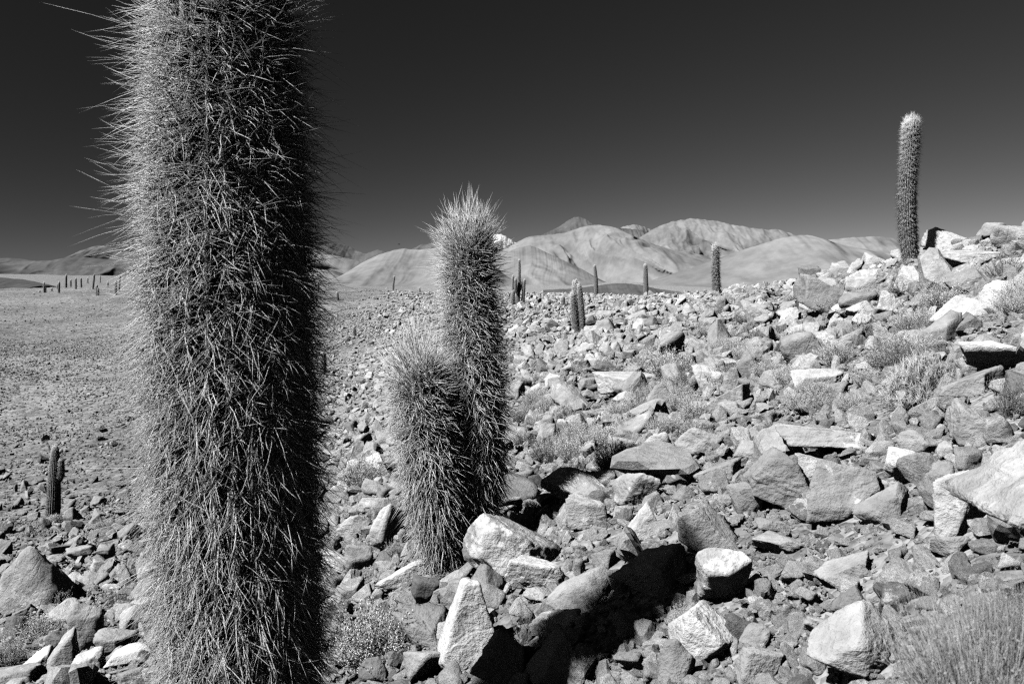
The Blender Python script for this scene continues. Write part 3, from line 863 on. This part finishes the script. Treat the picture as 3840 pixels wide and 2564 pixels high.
for px, py in cand[:3600]:
    P, t = hit(px, py)
    if t > 45: continue
    appar = math.exp(rng.uniform(math.log(50), math.log(150))) * np.interp(py, [1050, 1400, 2500], [.42, .7, 1])          # photo pixels
    if px < 700: appar *= 0.8
    s = appar * t / FPX
    if s > 0.62 or s < 0.07: continue
    if too_close(P[0], P[1], s): continue
    if any(math.hypot(P[0] - a, P[1] - b) < c + s * .4 for a, b, c in KEEP): continue
    picked.append((P, t, s))
    ROCKS_XY.append((P[0], P[1], s * .5))
picked.sort(key=lambda q: -q[2] / q[1])
IND, REST = picked[:205], picked[205:]
tn, cr = rock_tone(rng, len(IND))
for (P, t, s), to, cu in zip(IND, tn, cr):
    k = int(rng.integers(len(PROTO)))
    o = link('stone', PROTO[k])
    o.location = (P[0], P[1], P[2] + s * 0.22)
    o.rotation_euler = (rng.normal() * .3, rng.normal() * .3, rng.uniform(0, 6.28))
    o.scale = (s, s * rng.uniform(.75, 1.1), s * rng.uniform(.75, 1.25))
    set_rock(o, to, cu)
    tw = next(w for v, w in tones if to < v)
    near = min(HERO_XY, key=lambda q: (q[0] - P[0]) ** 2 + (q[1] - P[1]) ** 2)
    tag(o, '%s %s stone lying by the %s' % (tw, WORDS[SHP[k]], near[2]), 'stone', 'loose stones by the ' + near[2])
    n_ind += 1

# ------------------------------------------------------------------ scree: the uncountable rest, one object
hid = bpy.data.collections.new('stone_shapes')
for i in range(10):
    s = SHP[i]
    me = rock_mesh('scree_shape', 700 + i, 4 if i < 5 else 3, (1, rng.uniform(.6, .9), rng.uniform(.5, .85)), 'block' if s == 'round' and i > 5 else s, i < 5)
    o = bpy.data.objects.new('s%02d' % i, me)
    hid.objects.link(o)

def scatter():
    rg = np.random.default_rng(21)
    PX, PY, S = [], [], []
    half = R(39)
    #        size      r0    r1    cover
    for s, r0, r1, cov in ((.019, 1.2, 7, .5), (.04, 1.0, 13, .6), (.08, 1.0, 28, .58), (.15, 1.2, 95, .32), (.26, 2.5, 105, .26), (.42, 5, 150, .14), (.62, 9, 120, .03)):
        area = half * (r1 * r1 - r0 * r0)
        n = int(min(cov * area / (s * s * .75), 82000))
        r = np.sqrt(rg.uniform(r0 * r0, r1 * r1, n)); th = rg.uniform(-half, half, n)
        x, y = r * np.sin(th), r * np.cos(th)
        size = s * np.exp(rg.normal(size=n) * .28)
        dens = np.clip(.66 + .8 * fbm(xyz(x * .5, y * .5, s * 10), 3) + .7 * fbm(xyz(x * .13, y * .13, 4.4), 2) * (1 if s > .1 else -.4), .08, 1)
        if s > .2:      # big stones: few on the far gravel slope
            gravel = np.clip((-x - .12 * y - 2.5) / 8, 0, 1) * np.clip((r - 10) / 12, 0, 1)
            dens = dens * (1 - .25 * gravel); size = size * (1 - .58 * gravel)
        elif s > .1:
            gravel = np.clip((-x - .12 * y - 2.5) / 8, 0, 1) * np.clip((r - 10) / 12, 0, 1)
            size = size * (1 - .15 * gravel)
        keep = rg.random(n) < dens
        PX.append(x[keep]); PY.append(y[keep]); S.append(size[keep])
    x, y, s = np.concatenate(PX), np.concatenate(PY), np.concatenate(S)
    ex = np.array([(P[0], P[1], q) for P, t, q in REST])
    # nothing big inside boulders or plants
    ok = np.ones(len(x), bool)
    A = np.array(ROCKS_XY + KEEP)
    near = np.nonzero(s > .1)[0]
    for a, b, c in A:
        d = np.hypot(x[near] - a, y[near] - b)
        ok[near[d < c * .85 + .1 * s[near]]] = False
    for a, b, c in KEEP:
        ok[np.hypot(x - a, y - b) < c * .8] = False
    x, y, s = x[ok], y[ok], s[ok]
    if len(ex):
        x = np.concatenate([x, ex[:, 0]]); y = np.concatenate([y, ex[:, 1]]); s = np.concatenate([s, ex[:, 2]])
    z = height(x, y) + s * rg.uniform(.10, .26, len(x))
    n = len(x)
    tone, crust = scree_tone(rg, n)
    far_slope = np.clip((-x - .12 * y - 2.5) / 8, 0, 1) * np.clip((np.hypot(x, y) - 10) / 12, 0, 1)
    tone = tone * 1.1 * (1 - .26 * far_slope); crust = crust * (1 - .5 * far_slope)      # darker gravel across the gully
    idx = rg.integers(0, 10, n)
    idx = np.where(s < .12, rg.integers(5, 10, n), idx)
    rot = np.stack([rg.normal(size=n) * .5, rg.normal(size=n) * .5, rg.uniform(0, 6.28, n)], 1)
    scl = np.stack([s, s * rg.uniform(.7, 1.1, n), s * rg.uniform(.7, 1.25, n)], 1)
    me = bpy.data.meshes.new('scree')
    me.vertices.add(n); me.vertices.foreach_set('co', np.stack([x, y, z], 1).astype(np.float32).ravel())
    def put(nm, ty, dat, fld):
        a = me.attributes.new(nm, ty, 'POINT'); a.data.foreach_set(fld, dat)
    put('tone', 'FLOAT', tone.astype(np.float32), 'value'); put('crust', 'FLOAT', crust.astype(np.float32), 'value')
    put('pick', 'INT', idx.astype(np.int32), 'value')
    put('rot', 'FLOAT_VECTOR', rot.astype(np.float32).ravel(), 'vector'); put('scl', 'FLOAT_VECTOR', scl.astype(np.float32).ravel(), 'vector')
    me.materials.append(M['rock'])
    o = link('scree', me)
    tag(o, 'loose grey scree and gravel covering the desert slopes', None, None, 'stuff')
    ng = bpy.data.node_groups.new('scree', 'GeometryNodeTree')
    ng.interface.new_socket('Geometry', in_out='INPUT', socket_type='NodeSocketGeometry')
    ng.interface.new_socket('Geometry', in_out='OUTPUT', socket_type='NodeSocketGeometry')
    N = ng.nodes; L = ng.links
    gi, go = N.new('NodeGroupInput'), N.new('NodeGroupOutput')
    ci = N.new('GeometryNodeCollectionInfo'); ci.inputs['Collection'].default_value = hid
    ci.inputs['Separate Children'].default_value = True; ci.inputs['Reset Children'].default_value = True
    ip = N.new('GeometryNodeInstanceOnPoints'); ip.inputs['Pick Instance'].default_value = True
    def att(nm, ty):
        a = N.new('GeometryNodeInputNamedAttribute'); a.data_type = ty; a.inputs['Name'].default_value = nm
        return a.outputs['Attribute']
    L.new(gi.outputs[0], ip.inputs['Points']); L.new(ci.outputs[0], ip.inputs['Instance'])
    L.new(att('pick', 'INT'), ip.inputs['Instance Index'])
    er = N.new('FunctionNodeEulerToRotation'); L.new(att('rot', 'FLOAT_VECTOR'), er.inputs[0]); L.new(er.outputs[0], ip.inputs['Rotation'])
    L.new(att('scl', 'FLOAT_VECTOR'), ip.inputs['Scale'])
    L.new(ip.outputs[0], go.inputs[0])
    md = o.modifiers.new('scree', 'NODES'); md.node_group = ng
    print('scree stones', n, 'single stones', n_ind, 'rest', len(REST))
scatter()

# ------------------------------------------------------------------ cacti
def smooth_path(pts, n):
    pts = np.array(pts, float); m = len(pts)
    d = np.concatenate([[0], np.cumsum(np.linalg.norm(np.diff(pts[:, :3], axis=0), axis=1))])
    t = np.linspace(0, d[-1], n)
    out_ = np.stack([np.interp(t, d, pts[:, k]) for k in range(pts.shape[1])], 1)
    w = max(1, n // (3 * m))
    ker = np.hanning(2 * w + 3); ker /= ker.sum()
    h = len(ker) // 2
    for k in range(pts.shape[1]):
        a = np.concatenate([2 * out_[0, k] - out_[h:0:-1, k], out_[:, k], 2 * out_[-1, k] - out_[-2:-h - 2:-1, k]])
        out_[:, k] = np.convolve(a, ker, mode='valid')
    return out_, t

def cactus_stem(pts, ribs, seed, rings=120, depth=.16, wool=.45, cap=None):
    """pts: (x, y, z, radius) from base to tip. Returns mesh data and the areole frames"""
    P, t = smooth_path(pts, rings)
    L = t[-1]; C, rad = P[:, :3], P[:, 3]
    cap = cap or rad[-1] * 1.25
    u = L - t
    k = np.clip(u / cap, 0, 1)
    rad = rad * np.sqrt(np.clip(1 - (1 - k) ** 2, 0, 1))
    rad = rad * (1 + .02 * pnoise(xyz(t * 7, seed, 0)))
    T = np.gradient(C, axis=0); T /= np.linalg.norm(T, axis=1)[:, None]
    E1 = np.cross(np.array([0, 1.0, 0])[None], T); E1 /= np.linalg.norm(E1, axis=1)[:, None]
    E2 = np.cross(T, E1)
    seg = ribs * 4
    ph = np.arange(seg) / seg * 2 * math.pi
    prof = np.array([1.0, .86, .62, .86])[np.arange(seg) % 4]
    crest = np.array([1.0, .35, 0, .35])[np.arange(seg) % 4]
    rr = rad[:, None] * (1 - depth * (1 - prof[None]) / .38 * 1.0)
    V = C[:, None] + (E1[:, None] * np.cos(ph)[None, :, None] + E2[:, None] * np.sin(ph)[None, :, None]) * rr[..., None]
    w = np.clip(crest[None] * wool + np.clip(1 - u / (cap * 2.2), 0, 1)[:, None] * .9, 0, 1)
    V = V.reshape(-1, 3)
    i = np.arange(rings - 1)[:, None]; j = np.arange(seg)[None]; j2 = (j + 1) % seg
    Q = np.stack([i * seg + j, i * seg + j2, (i + 1) * seg + j2, (i + 1) * seg + j], -1).reshape(-1, 4)
    return V, Q, w.ravel(), dict(C=C, T=T, E1=E1, E2=E2, rad=rad, t=t, L=L, ribs=ribs, cap=cap)

def spines(fr, seed, spacing, n_long, n_short, len_long, len_short, r_long, r_short, elev, rings=3, sides=3, curl=.16, droop=.12, crown=1.0, dens=None, jit=.5, fan=38, wobble=16):
    rg = np.random.default_rng(seed)
    na = max(4, int(fr['L'] / spacing))
    s = np.linspace(0.02, fr['L'] - .004, na)
    A, Rb = np.meshgrid(np.arange(na), np.arange(fr['ribs']), indexing='ij')
    S = s[A.ravel()] + rg.normal(size=A.size) * spacing * .6
    S = np.clip(S, .01, fr['L'] - .003)
    if dens is not None:
        kp = rg.random(len(S)) < dens(S); S = S[kp]; rb = Rb.ravel()[kp]
    else: rb = Rb.ravel()
    # thin out near the tip where ribs crowd together
    ip = lambda a: np.stack([np.interp(S, fr['t'], a[:, k]) for k in range(3)], 1)
    ra = np.interp(S, fr['t'], fr['rad'])
    kp = rg.random(len(S)) < np.clip(ra / (fr['rad'].max() * .6), .34, 1)
    S, rb = S[kp], rb[kp]; ra = ra[kp]
    C, T, E1, E2 = ip(fr['C']), ip(fr['T']), ip(fr['E1']), ip(fr['E2'])
    ph = rb / fr['ribs'] * 2 * math.pi
    Nn = E1 * np.cos(ph)[:, None] + E2 * np.sin(ph)[:, None]
    B = np.cross(T, Nn)
    P0 = C + Nn * (ra * .97)[:, None]
    u = fr['L'] - S
    parts = []
    for (n, ll, r0, rg_, wob, fn) in ((n_long, len_long, r_long, rings, wobble, fan), (n_short, len_short, r_short, max(1, rings - 1), 30, 62)):
        if n <= 0: continue
        rep = np.repeat(np.arange(len(S)), n)
        m = len(rep)
        el = elev(u[rep]) + rg.normal(size=m) * wob
        az = rg.normal(size=m) * fn
        el, az = np.radians(np.clip(el, -85, 88)), np.radians(np.clip(az, -85, 85))
        D = (Nn[rep] * (np.cos(el) * np.cos(az))[:, None] + B[rep] * (np.cos(el) * np.sin(az))[:, None] + T[rep] * np.sin(el)[:, None])
        D /= np.linalg.norm(D, axis=1)[:, None]
        Ln = ll * np.exp(np.clip(rg.normal(size=m) * .3, -.7, .55)) * np.interp(u[rep], [0, fr['cap'] * 2.5], [crown, 1.0])
        bend = rg.normal(size=(m, 3)) * (curl * Ln)[:, None]
        bend[:, 2] -= droop * Ln * np.clip(u[rep] / .5, 0, 1)
        Pp = P0[rep] + rg.normal(size=(m, 3)) * (spacing * .28 * jit)
        parts.append(tubes(Pp, D, Ln, bend, r0 * np.exp(rg.normal(size=m) * .15), rg_, sides))
    return merge(parts)

def build_stem(parent, pts, ribs, seed, sp, name='stem', rings=120, depth=.16, wool=.45, cap=None, far=False):
    V, Q, w, fr = cactus_stem(pts, ribs, seed, rings, depth, wool, cap)
    st = link(name, mesh_np(name, V, None, Q, True, {'crest': w}), M['stem'], parent)
    if sp:
        v, f = spines(fr, seed, **sp)
        so = link('spines', mesh_np('spines', v, f, None, True), M['spine_far' if far else 'spine'], st)
        tag(so, None, None, None, 'stuff')
    return st

def el_profile(a0, a1, a2, u1, u2):
    return lambda u: np.interp(u, [0, u1, u2], [a0, a1, a2])

def path_px(rows, t):
    """(px, row, radius px[, extra depth]) -> world points at depth t"""
    o_ = []
    for q in rows:
        dz = q[3] if len(q) > 3 else 0
        p = at_depth(q[0], q[1], t + dz)
        o_.append((p[0], p[1], p[2], q[2] * t / FPX))
    return o_

# the big spiny cactus
BIG = CACTI_XY[1]
bz = height(*BIG)[0]
t_big = 2.3
big = empty('cactus', (BIG[0], BIG[1], bz))
tag(big, 'huge shaggy columnar cactus covered in long curved spines, rising out of the top', 'cactus')
rows = []
for px, row, rp in ((842, -230, 180), (848, 0, 206), (852, 350, 238), (858, 800, 268), (868, 1250, 282), (882, 1700, 282), (902, 2150, 278), (918, 2564, 272), (925, 2950, 262)):
    d_ = ray(px, row); q = d_ * (2.7 / d_[1])
    rows.append((q[0] - BIG[0], 2.7 - BIG[1], EYE + q[2] - bz, rp * 2.7 / FPX))
rows.sort(key=lambda q: q[2])
rows.insert(0, (rows[0][0], rows[0][1], -.06, rows[0][3] * .96))
build_stem(big, rows, 25, 41, dict(spacing=.026, n_long=9, n_short=14, len_long=.114, len_short=.036, r_long=.00122, r_short=.0009, jit=1.6,
           elev=el_profile(75, 4, -42, .25, 1.9), curl=.2, droop=.16, fan=50, wobble=22,
           dens=lambda S: np.where(S < .3, .6, 1.0)), rings=200, depth=.22, wool=.7)

# the twin-stemmed cactus
Pm, t_m = hit(1700, 2110)
twin = empty('cactus', tuple(Pm))
tag(twin, 'shaggy twin-stemmed cactus, one stem tall and one short, with bristling pale crowns', 'cactus')
def rel(rows, base): return [(a - base[0], b - base[1], c - base[2], d) for a, b, c, d in rows]
spm = dict(spacing=.026, n_long=6, n_short=9, len_long=.118, len_short=.04, r_long=.0020, r_short=.0012,
           elev=el_profile(82, 2, -42, .32, 1.6), curl=.08, droop=.14, fan=44, wobble=19, crown=1.45, jit=1.6)
tall = rel(path_px([(1706, 2135, 62), (1752, 2010, 88), (1778, 1850, 93), (1790, 1600, 92), (1776, 1350, 88), (1762, 1100, 82), (1758, 940, 78), (1757, 835, 70)], t_m + .02), Pm)
short = rel(path_px([(1690, 2140, 60, .0), (1668, 2050, 82, -.06), (1638, 1900, 96, -.14), (1612, 1720, 97, -.16), (1590, 1540, 90, -.16), (1568, 1400, 80, -.16), (1560, 1325, 70, -.16)], t_m), Pm)
build_stem(twin, tall, 20, 51, spm, rings=110, depth=.2, wool=.7)
build_stem(twin, short, 18, 53, dict(spm, spacing=.028, elev=el_profile(82, 5, -52, .22, 1.0), len_long=.122, crown=1.6), rings=80, depth=.2, wool=.7)

def bristly(pts_px, depth_t, label, ribs, spacing, ln, rr, seed, group=None, arms=(), nl=5, base_px=None, rings=80, wool=.5, droopy=-35, rng_sides=3, sp=True):
    b = pts_px[0]
    base = at_depth(b[0], b[1], depth_t)
    root = empty('cactus', tuple(base))
    tag(root, label, 'cactus', group)
    cfg = dict(spacing=spacing, n_long=nl, n_short=0, len_long=ln, len_short=ln * .5, r_long=rr, r_short=rr, rings=1, sides=3,
               elev=el_profile(80, 8, droopy, .4, 1.6), curl=.08, droop=.1, fan=34, wobble=18) if sp else None
    for k, a in enumerate((pts_px,) + tuple(arms)):
        build_stem(root, rel(path_px(a, depth_t), base), ribs, seed + k, cfg, 'stem' if k == 0 else 'arm', rings if k == 0 else max(24, rings // 2), .14, wool, None, True)
    return root

def sit(px, row):
    """depth of the ground under a pixel"""
    return hit(px, row)[1]

t4 = sit(3418, 985)
bristly([(3418, 992, 24), (3412, 940, 26), (3403, 840, 28), (3401, 740, 28), (3406, 640, 27), (3415, 540, 26), (3418, 470, 26), (3419, 438, 24)], t4,
        'lone tall bristly cactus standing against the sky on the rocky skyline', 22, .045, .10, .0036, 61, nl=6, droopy=-48)
t3 = sit(197, 1945)
bristly([(197, 1950, 22), (200, 1900, 25), (203, 1820, 22), (205, 1750, 19), (207, 1700, 14), (207, 1668, 10)], t3,
        'cactus with one stubby dark arm standing in the gully', 20, .04, .032, .0026, 65, nl=6, droopy=-60,
        arms=([(208, 1812, 11), (221, 1796, 13), (228, 1772, 13), (228, 1740, 12), (227, 1716, 10)],))
t5 = sit(2688, 1112)
bristly([(2690, 1116, 15), (2688, 1085, 13), (2685, 1030, 12), (2684, 960, 11), (2683, 915, 10)], t5,
        'shaggy single cactus standing on the stony spur nearest the rocky hillside', 18, .08, .13, .007, 69, nl=5, droopy=-50)
t6 = sit(2422, 1112)
bristly([(2423, 1116, 10), (2422, 1080, 9.5), (2421, 1030, 8.5), (2420, 988, 6.5)], t6, 'stout ribbed cactus tapering to the top beyond the triple-stemmed cactus', 18, .07, .07, .005, 71, nl=4)
t7 = sit(2234, 1111)
bristly([(2235, 1115, 8), (2235, 1080, 8), (2234, 1040, 7), (2231, 1010, 5.5), (2230, 992, 4.5)], t7, 'slim cactus narrowing and leaning near its tip', 16, .07, .07, .005, 73, nl=4)
t9 = sit(2165, 1248)
bristly([(2160, 1252, 13), (2156, 1200, 12.5), (2151, 1150, 11), (2148, 1110, 8), (2148, 1094, 7)], t9, 'triple-stemmed cactus with white woolly tips amid the rubble', 18, .05, .06, .0036, 75, nl=5,
        arms=([(2182, 1252, 13), (2182, 1200, 12.5), (2178, 1140, 10.5), (2174, 1090, 8), (2171, 1062, 7)], [(2163, 1200, 7, .35), (2161, 1130, 7, .35), (2160, 1080, 6, .35), (2160, 1050, 5, .35)], [(2154, 1150, 4, .4), (2152, 1090, 4, .4), (2151, 1054, 3, .4)]))
t8 = sit(1940, 1142)
bristly([(1941, 1146, 8), (1942, 1110, 8), (1946, 1060, 6), (1948, 1010, 4.5), (1947, 972, 3.8)], t8, 'candelabra cactus with a tall trunk and several upright arms', 16, .07, .06, .005, 81, nl=4,
        arms=([(1922, 1150, 7), (1924, 1110, 7), (1926, 1085, 6)], [(1924, 1090, 4), (1924, 1060, 4.2), (1924, 1032, 3.6)], [(1939, 1100, 5, -.3), (1934, 1085, 5.5, -.4), (1933, 1060, 5, -.4), (1934, 1042, 4, -.4)],
              [(1946, 1095, 4), (1953, 1080, 4.5), (1955, 1062, 4), (1955, 1052, 3)], [(1959, 1142, 7), (1962, 1110, 6.5), (1965, 1070, 5), (1967, 1046, 4)]))
bristly([(2112, 1158, 8), (2111, 1130, 8), (2110, 1108, 7)], sit(2112, 1156), 'short stubby cactus with a blunt top beside the triple-stemmed cactus', 16, .1, .09, .007, 87, nl=3)
bristly([(2038, 1168, 5), (2038, 1155, 5.5), (2037, 1143, 4.5)], sit(2038, 1166), 'tiny barrel-like cactus seedling below the candelabra cactus', 14, .1, .09, .007, 88, nl=3)
bristly([(2371, 1236, 8), (2369, 1215, 8), (2367, 1203, 6)], sit(2371, 1235), 'young hairy cactus hardly taller than the stones around it', 14, .06, .1, .006, 89, nl=5)
bristly([(1474, 1090, 4.2), (1475, 1065, 4), (1478, 1045, 3.4), (1479, 1034, 3)], sit(1474, 1088), 'thin leaning cactus beyond the twin-stemmed cactus', 12, .3, .1, .01, 90, nl=2)
bristly([(1575, 1099, 3), (1574, 1086, 3), (1573, 1077, 2.6)], sit(1575, 1097), 'small far cactus showing just beside the tall stem of the twin cactus', 12, .3, .1, .01, 91, nl=2)
bristly([(1266, 1128, 6), (1265, 1110, 5.5), (1264, 1093, 4.5)], sit(1266, 1126), 'squat far cactus just beyond the spines of the big cactus', 12, .25, .1, .01, 92, nl=3)
bristly([(1329, 1264, 6), (1328, 1240, 6), (1327, 1222, 5)], sit(1329, 1262), 'single short cactus alone on the gravel slope', 14, .12, .09, .008, 93, nl=3)
bristly([(1213, 1402, 11), (1212, 1360, 11), (1211, 1318, 9)], sit(1213, 1400), 'cactus mostly hidden behind the spines of the big cactus', 16, .1, .09, .007, 94, nl=4)
bristly([(1192, 1096, 5), (1193, 1070, 5), (1193, 1056, 4)], sit(1192, 1094), 'far cactus glimpsed through the edge spines of the big cactus', 12, .3, .1, .01, 95, nl=2)
FARC = [  # base x, base row, top x, top row, half width
 (166, 1100, 165, 1057, 4), (171, 1100, 170, 1070, 3), (194, 1093, 194, 1079, 3), (220, 1101, 222, 1055, 4), (216, 1088, 215, 1066, 2.6), (247, 1081, 248, 1029, 4), (265, 1077, 265, 1048, 3),
 (284, 1086, 284, 1041, 3.6), (305, 1077, 303, 1041, 3.2), (329, 1058, 329, 1041, 2), (348, 1084, 354, 1026, 3.6), (363, 1111, 363, 1067, 4.4), (369, 1111, 368, 1078, 3.4),
 (376, 1057, 376, 1033, 1.6), (404, 1072, 404, 1057, 3), (434, 1108, 434, 1050, 5), (446, 1094, 450, 1033, 3.6), (149, 1100, 149, 1088, 2), (127, 1107, 127, 1098, 2)]
for k, (bx, by, tx, ty, hw) in enumerate(FARC):
    t = sit(bx, by - 2)
    h = (by - ty)
    lab = 'tall columnar cactus in the far group across the gully' if h > 40 else 'short cactus in the far group across the gully'
    bristly([(bx, by + 3, hw), ((bx * .6 + tx * .4), by - .4 * h, hw), (bx * .25 + tx * .75, by - .75 * h, hw * .95), (tx, ty, hw * .8)], t, lab, 10, .5, .14, .02, 200 + k,
            group='tall cacti across the gully' if h > 40 else 'short cacti across the gully', nl=2, rings=16, wool=.4)
#SPLIT3
# ------------------------------------------------------------------ shrubs
def shrub_mesh(kind, seed):
    """unit-height plant: returns (stem mesh, stem material, leaf mesh or None, leaf material)"""
    rg = np.random.default_rng(seed)
    def cone(n, spread, rad):
        a = rg.uniform(0, 6.283, n); k = np.sqrt(rg.random(n))
        tl = np.radians(spread) * k + np.abs(rg.normal(size=n)) * .12
        D = np.stack([np.sin(tl) * np.cos(a), np.sin(tl) * np.sin(a), np.cos(tl)], 1)
        P = np.stack([rad * k * np.cos(a + rg.normal(size=n) * .4), rad * k * np.sin(a), -.04 + 0 * a], 1)
        return P, D
    if kind == 'cushion':           # straw-coloured mound of stiff star-like spikes
        n = 330
        a = rg.uniform(0, 6.283, n); c = rg.uniform(0.0, 1, n); s_ = np.sqrt(1 - c * c)
        U = np.stack([s_ * np.cos(a) * .95, s_ * np.sin(a) * .95, c * .72], 1) * (1 + .12 * rg.normal(size=n))[:, None]
        rep = np.repeat(np.arange(n), 16)
        Nn = U / np.linalg.norm(U, axis=1)[:, None]
        D = Nn[rep] * .55 + rg.normal(size=(len(rep), 3)) * .6; D /= np.linalg.norm(D, axis=1)[:, None]
        V, F = tubes(U[rep], D, rg.uniform(.12, .26, len(rep)), rg.normal(size=(len(rep), 3)) * .012, .0075, 1, 3)
        core = rg.normal(size=(1500, 3)); core /= np.linalg.norm(core, axis=1)[:, None]; core[:, 2] = np.abs(core[:, 2]) * .7
        v2, f2 = tubes(np.zeros((1500, 3)), core, .85, rg.normal(size=(1500, 3)) * .1, .012, 2, 3)
        return mesh_np('stems', v2, f2, None, True), M['stick_dark'], mesh_np('spikes', V, F, None, True), M['straw']
    cfgs = {  # stems, spread, base radius, twigs per stem, twig len, stem r, leaves per twig, leaf size
        'broom': (170, 48, .14, 5, .26, .007, 5, .035),
        'leafy': (170, 62, .12, 6, .24, .0055, 12, .03),
        'twiggy': (34, 50, .07, 5, .26, .007, 4, .036),
        'dark': (120, 55, .12, 5, .26, .0075, 5, .042),
        'grass': (700, 30, .36, 2, .26, .0042, 1, .03),
        'tuft': (60, 65, .2, 3, .3, .012, 3, .06)}
    n, spread, br, nt, tl, sr, nl, ls = cfgs[kind]
    P, D = cone(n, spread, br)
    L = rg.uniform(.62, 1.0, n) * np.where(D[:, 2] < .75, .85, 1)
    bend = rg.normal(size=(n, 3)) * .06; bend[:, 2] += .10 * (1 - D[:, 2])
    parts = [tubes(P, D, L, bend, sr, 3, 3)]
    rep = np.repeat(np.arange(n), nt)
    s = rg.uniform(.3, .95, len(rep))
    P2 = P[rep] + D[rep] * (L[rep] * s)[:, None] + bend[rep] * (s * s)[:, None]
    D2 = D[rep] + rg.normal(size=(len(rep), 3)) * .42; D2[:, 2] += .25; D2 /= np.linalg.norm(D2, axis=1)[:, None]
    L2 = tl * rg.uniform(.5, 1.1, len(rep)) * (1.15 - .5 * s)
    b2 = rg.normal(size=(len(rep), 3)) * .02
    parts.append(tubes(P2, D2, L2, b2, sr * .6, 1 if kind == 'tuft' else 2, 3))
    V, F = merge(parts)
    r3 = np.repeat(np.arange(len(rep)), nl)
    s3 = rg.uniform(.1, 1.05, len(r3))
    P3 = P2[r3] + D2[r3] * (L2[r3] * s3)[:, None] + rg.normal(size=(len(r3), 3)) * .006
    D3 = D2[r3] * .7 + rg.normal(size=(len(r3), 3)) * .6; D3 /= np.linalg.norm(D3, axis=1)[:, None]
    v3, f3 = quads_leaf(P3, D3, ls * rg.uniform(.6, 1.2, len(r3)), rg, .3 if kind in ('leafy',) else .22)
    sm = {'broom': 'stick', 'leafy': 'stick', 'twiggy': 'stick_dark', 'dark': 'stick_dark', 'grass': 'dry', 'tuft': 'stick_dark'}[kind]
    lm = {'broom': 'leaf', 'leafy': 'leaf', 'twiggy': 'leaf_mid', 'dark': 'leaf_mid', 'grass': 'leaf_mid', 'tuft': 'leaf_mid'}[kind]
    return mesh_np('stems', V, F, None, True), M[sm], mesh_np('leaves', v3, f3, None, False), M[lm]

SH = {k: [shrub_mesh(k, 900 + 10 * i + j) for j in range(2)] for i, k in enumerate(['broom', 'leafy', 'twiggy', 'dark', 'cushion', 'grass', 'tuft'])}
NAMES = dict(broom='broom_shrub', leafy='leafy_shrub', twiggy='twiggy_shrub', dark='desert_shrub', cushion='spiny_cushion', grass='dry_bush', tuft='low_tuft')
srng = np.random.default_rng(77)
def shrub(kind, px, row, hpx, wpx, label, group=None, t=None, leaves=True):
    if t is None:
        P, t = hit(px, row)
    else:
        P = at_depth(px, row, t)
    H = hpx * t / FPX; W = wpx * t / FPX
    root = empty(NAMES[kind], (P[0], P[1], P[2] - .01), srng.uniform(0, 6.28))
    wid = {'cushion': 2.3, 'grass': 1.5, 'twiggy': 1.3}.get(kind, 1.55)
    root.scale = (W / wid, W / wid, H / (1.0 if kind != 'cushion' else .85))
    tag(root, label, 'shrub' if kind != 'tuft' else 'tuft', group)
    a, am, b, bm_ = SH[kind][int(srng.integers(2))]
    link('stems', a, am, root)
    if leaves and b is not None:
        link('leaves' if kind != 'cushion' else 'spikes', b, bm_, root)
    return root

for s in SHRUBS:
    shrub(*s)
# the dry bush close to the camera
shrub('grass', 3740, 2760, 620, 740, 'dry feathery bush right beside the big smooth pale boulder', None, 1.35)
shrub('grass', 3850, 2480, 380, 420, 'second dry feathery bush under the overhanging rock', None, 1.5)

# low dark and pale tufts dotted over the far gravel slope
k = 0
tr = np.random.default_rng(31)
while k < 240:
    px = tr.uniform(-20, 1900) if tr.random() < .8 else tr.uniform(1900, 3000)
    row = tr.uniform(1085, 1900) if px < 1300 else tr.uniform(1090, 1450)
    P, t = hit(px, row)
    if t < 14 or t > 170: continue
    s = tr.uniform(.22, .55)
    shrub('tuft', px, row, s * .55 * FPX / t, s * FPX / t, 'low %s tuft dotted over the gravel slope across the gully' % ('wide' if s > .38 else 'small'), 'low tufts on the gravel slope')
    k += 1

# dry tufts between the stones of the rocky hillside
k = 0
while k < 90:
    px, row = tr.uniform(1950, 3840), tr.uniform(1000, 1800)
    P, t = hit(px, row)
    if t < 6 or t > 55: continue
    s = tr.uniform(.2, .46)
    kind = ['broom', 'dark', 'broom', 'broom'][k % 4]
    shrub(kind, px, row, s * .8 * FPX / t, s * 1.1 * FPX / t, 'small dry %s tuft between stones of the rocky hillside' % ('grey' if kind == 'dark' else 'bare' if kind == 'twiggy' else 'pale'), 'dry tufts among the hillside stones')
    k += 1

# ------------------------------------------------------------------ a bird in the sky
def bird():
    p = at_depth(1496, 916, 150)
    root = empty('bird', tuple(p), .3)
    tag(root, 'tiny dark bird gliding in the sky beside the twin cactus', 'bird')
    u, F = ico(2)
    link('body', mesh_np('body', u * np.array([.26, .07, .06]), F), M['bird'], root)
    for s in (-1, 1):
        V = np.array([[.1, 0, .02], [-.06, 0, .02], [-.1, s * .35, .10], [.02, s * .36, .11], [-.12, s * .6, .08],
                      [.1, 0, 0], [-.06, 0, 0], [-.1, s * .35, .085], [.02, s * .36, .095], [-.12, s * .6, .07]])
        T = [(0, 1, 2), (0, 2, 3), (3, 2, 4), (5, 7, 6), (5, 8, 7), (8, 9, 7), (0, 3, 8), (0, 8, 5), (3, 4, 9), (3, 9, 8), (1, 6, 7), (1, 7, 2), (2, 7, 9), (2, 9, 4)]
        link('wing', mesh_np('wing', V, np.array(T), None, False), M['bird'], root)
bird()
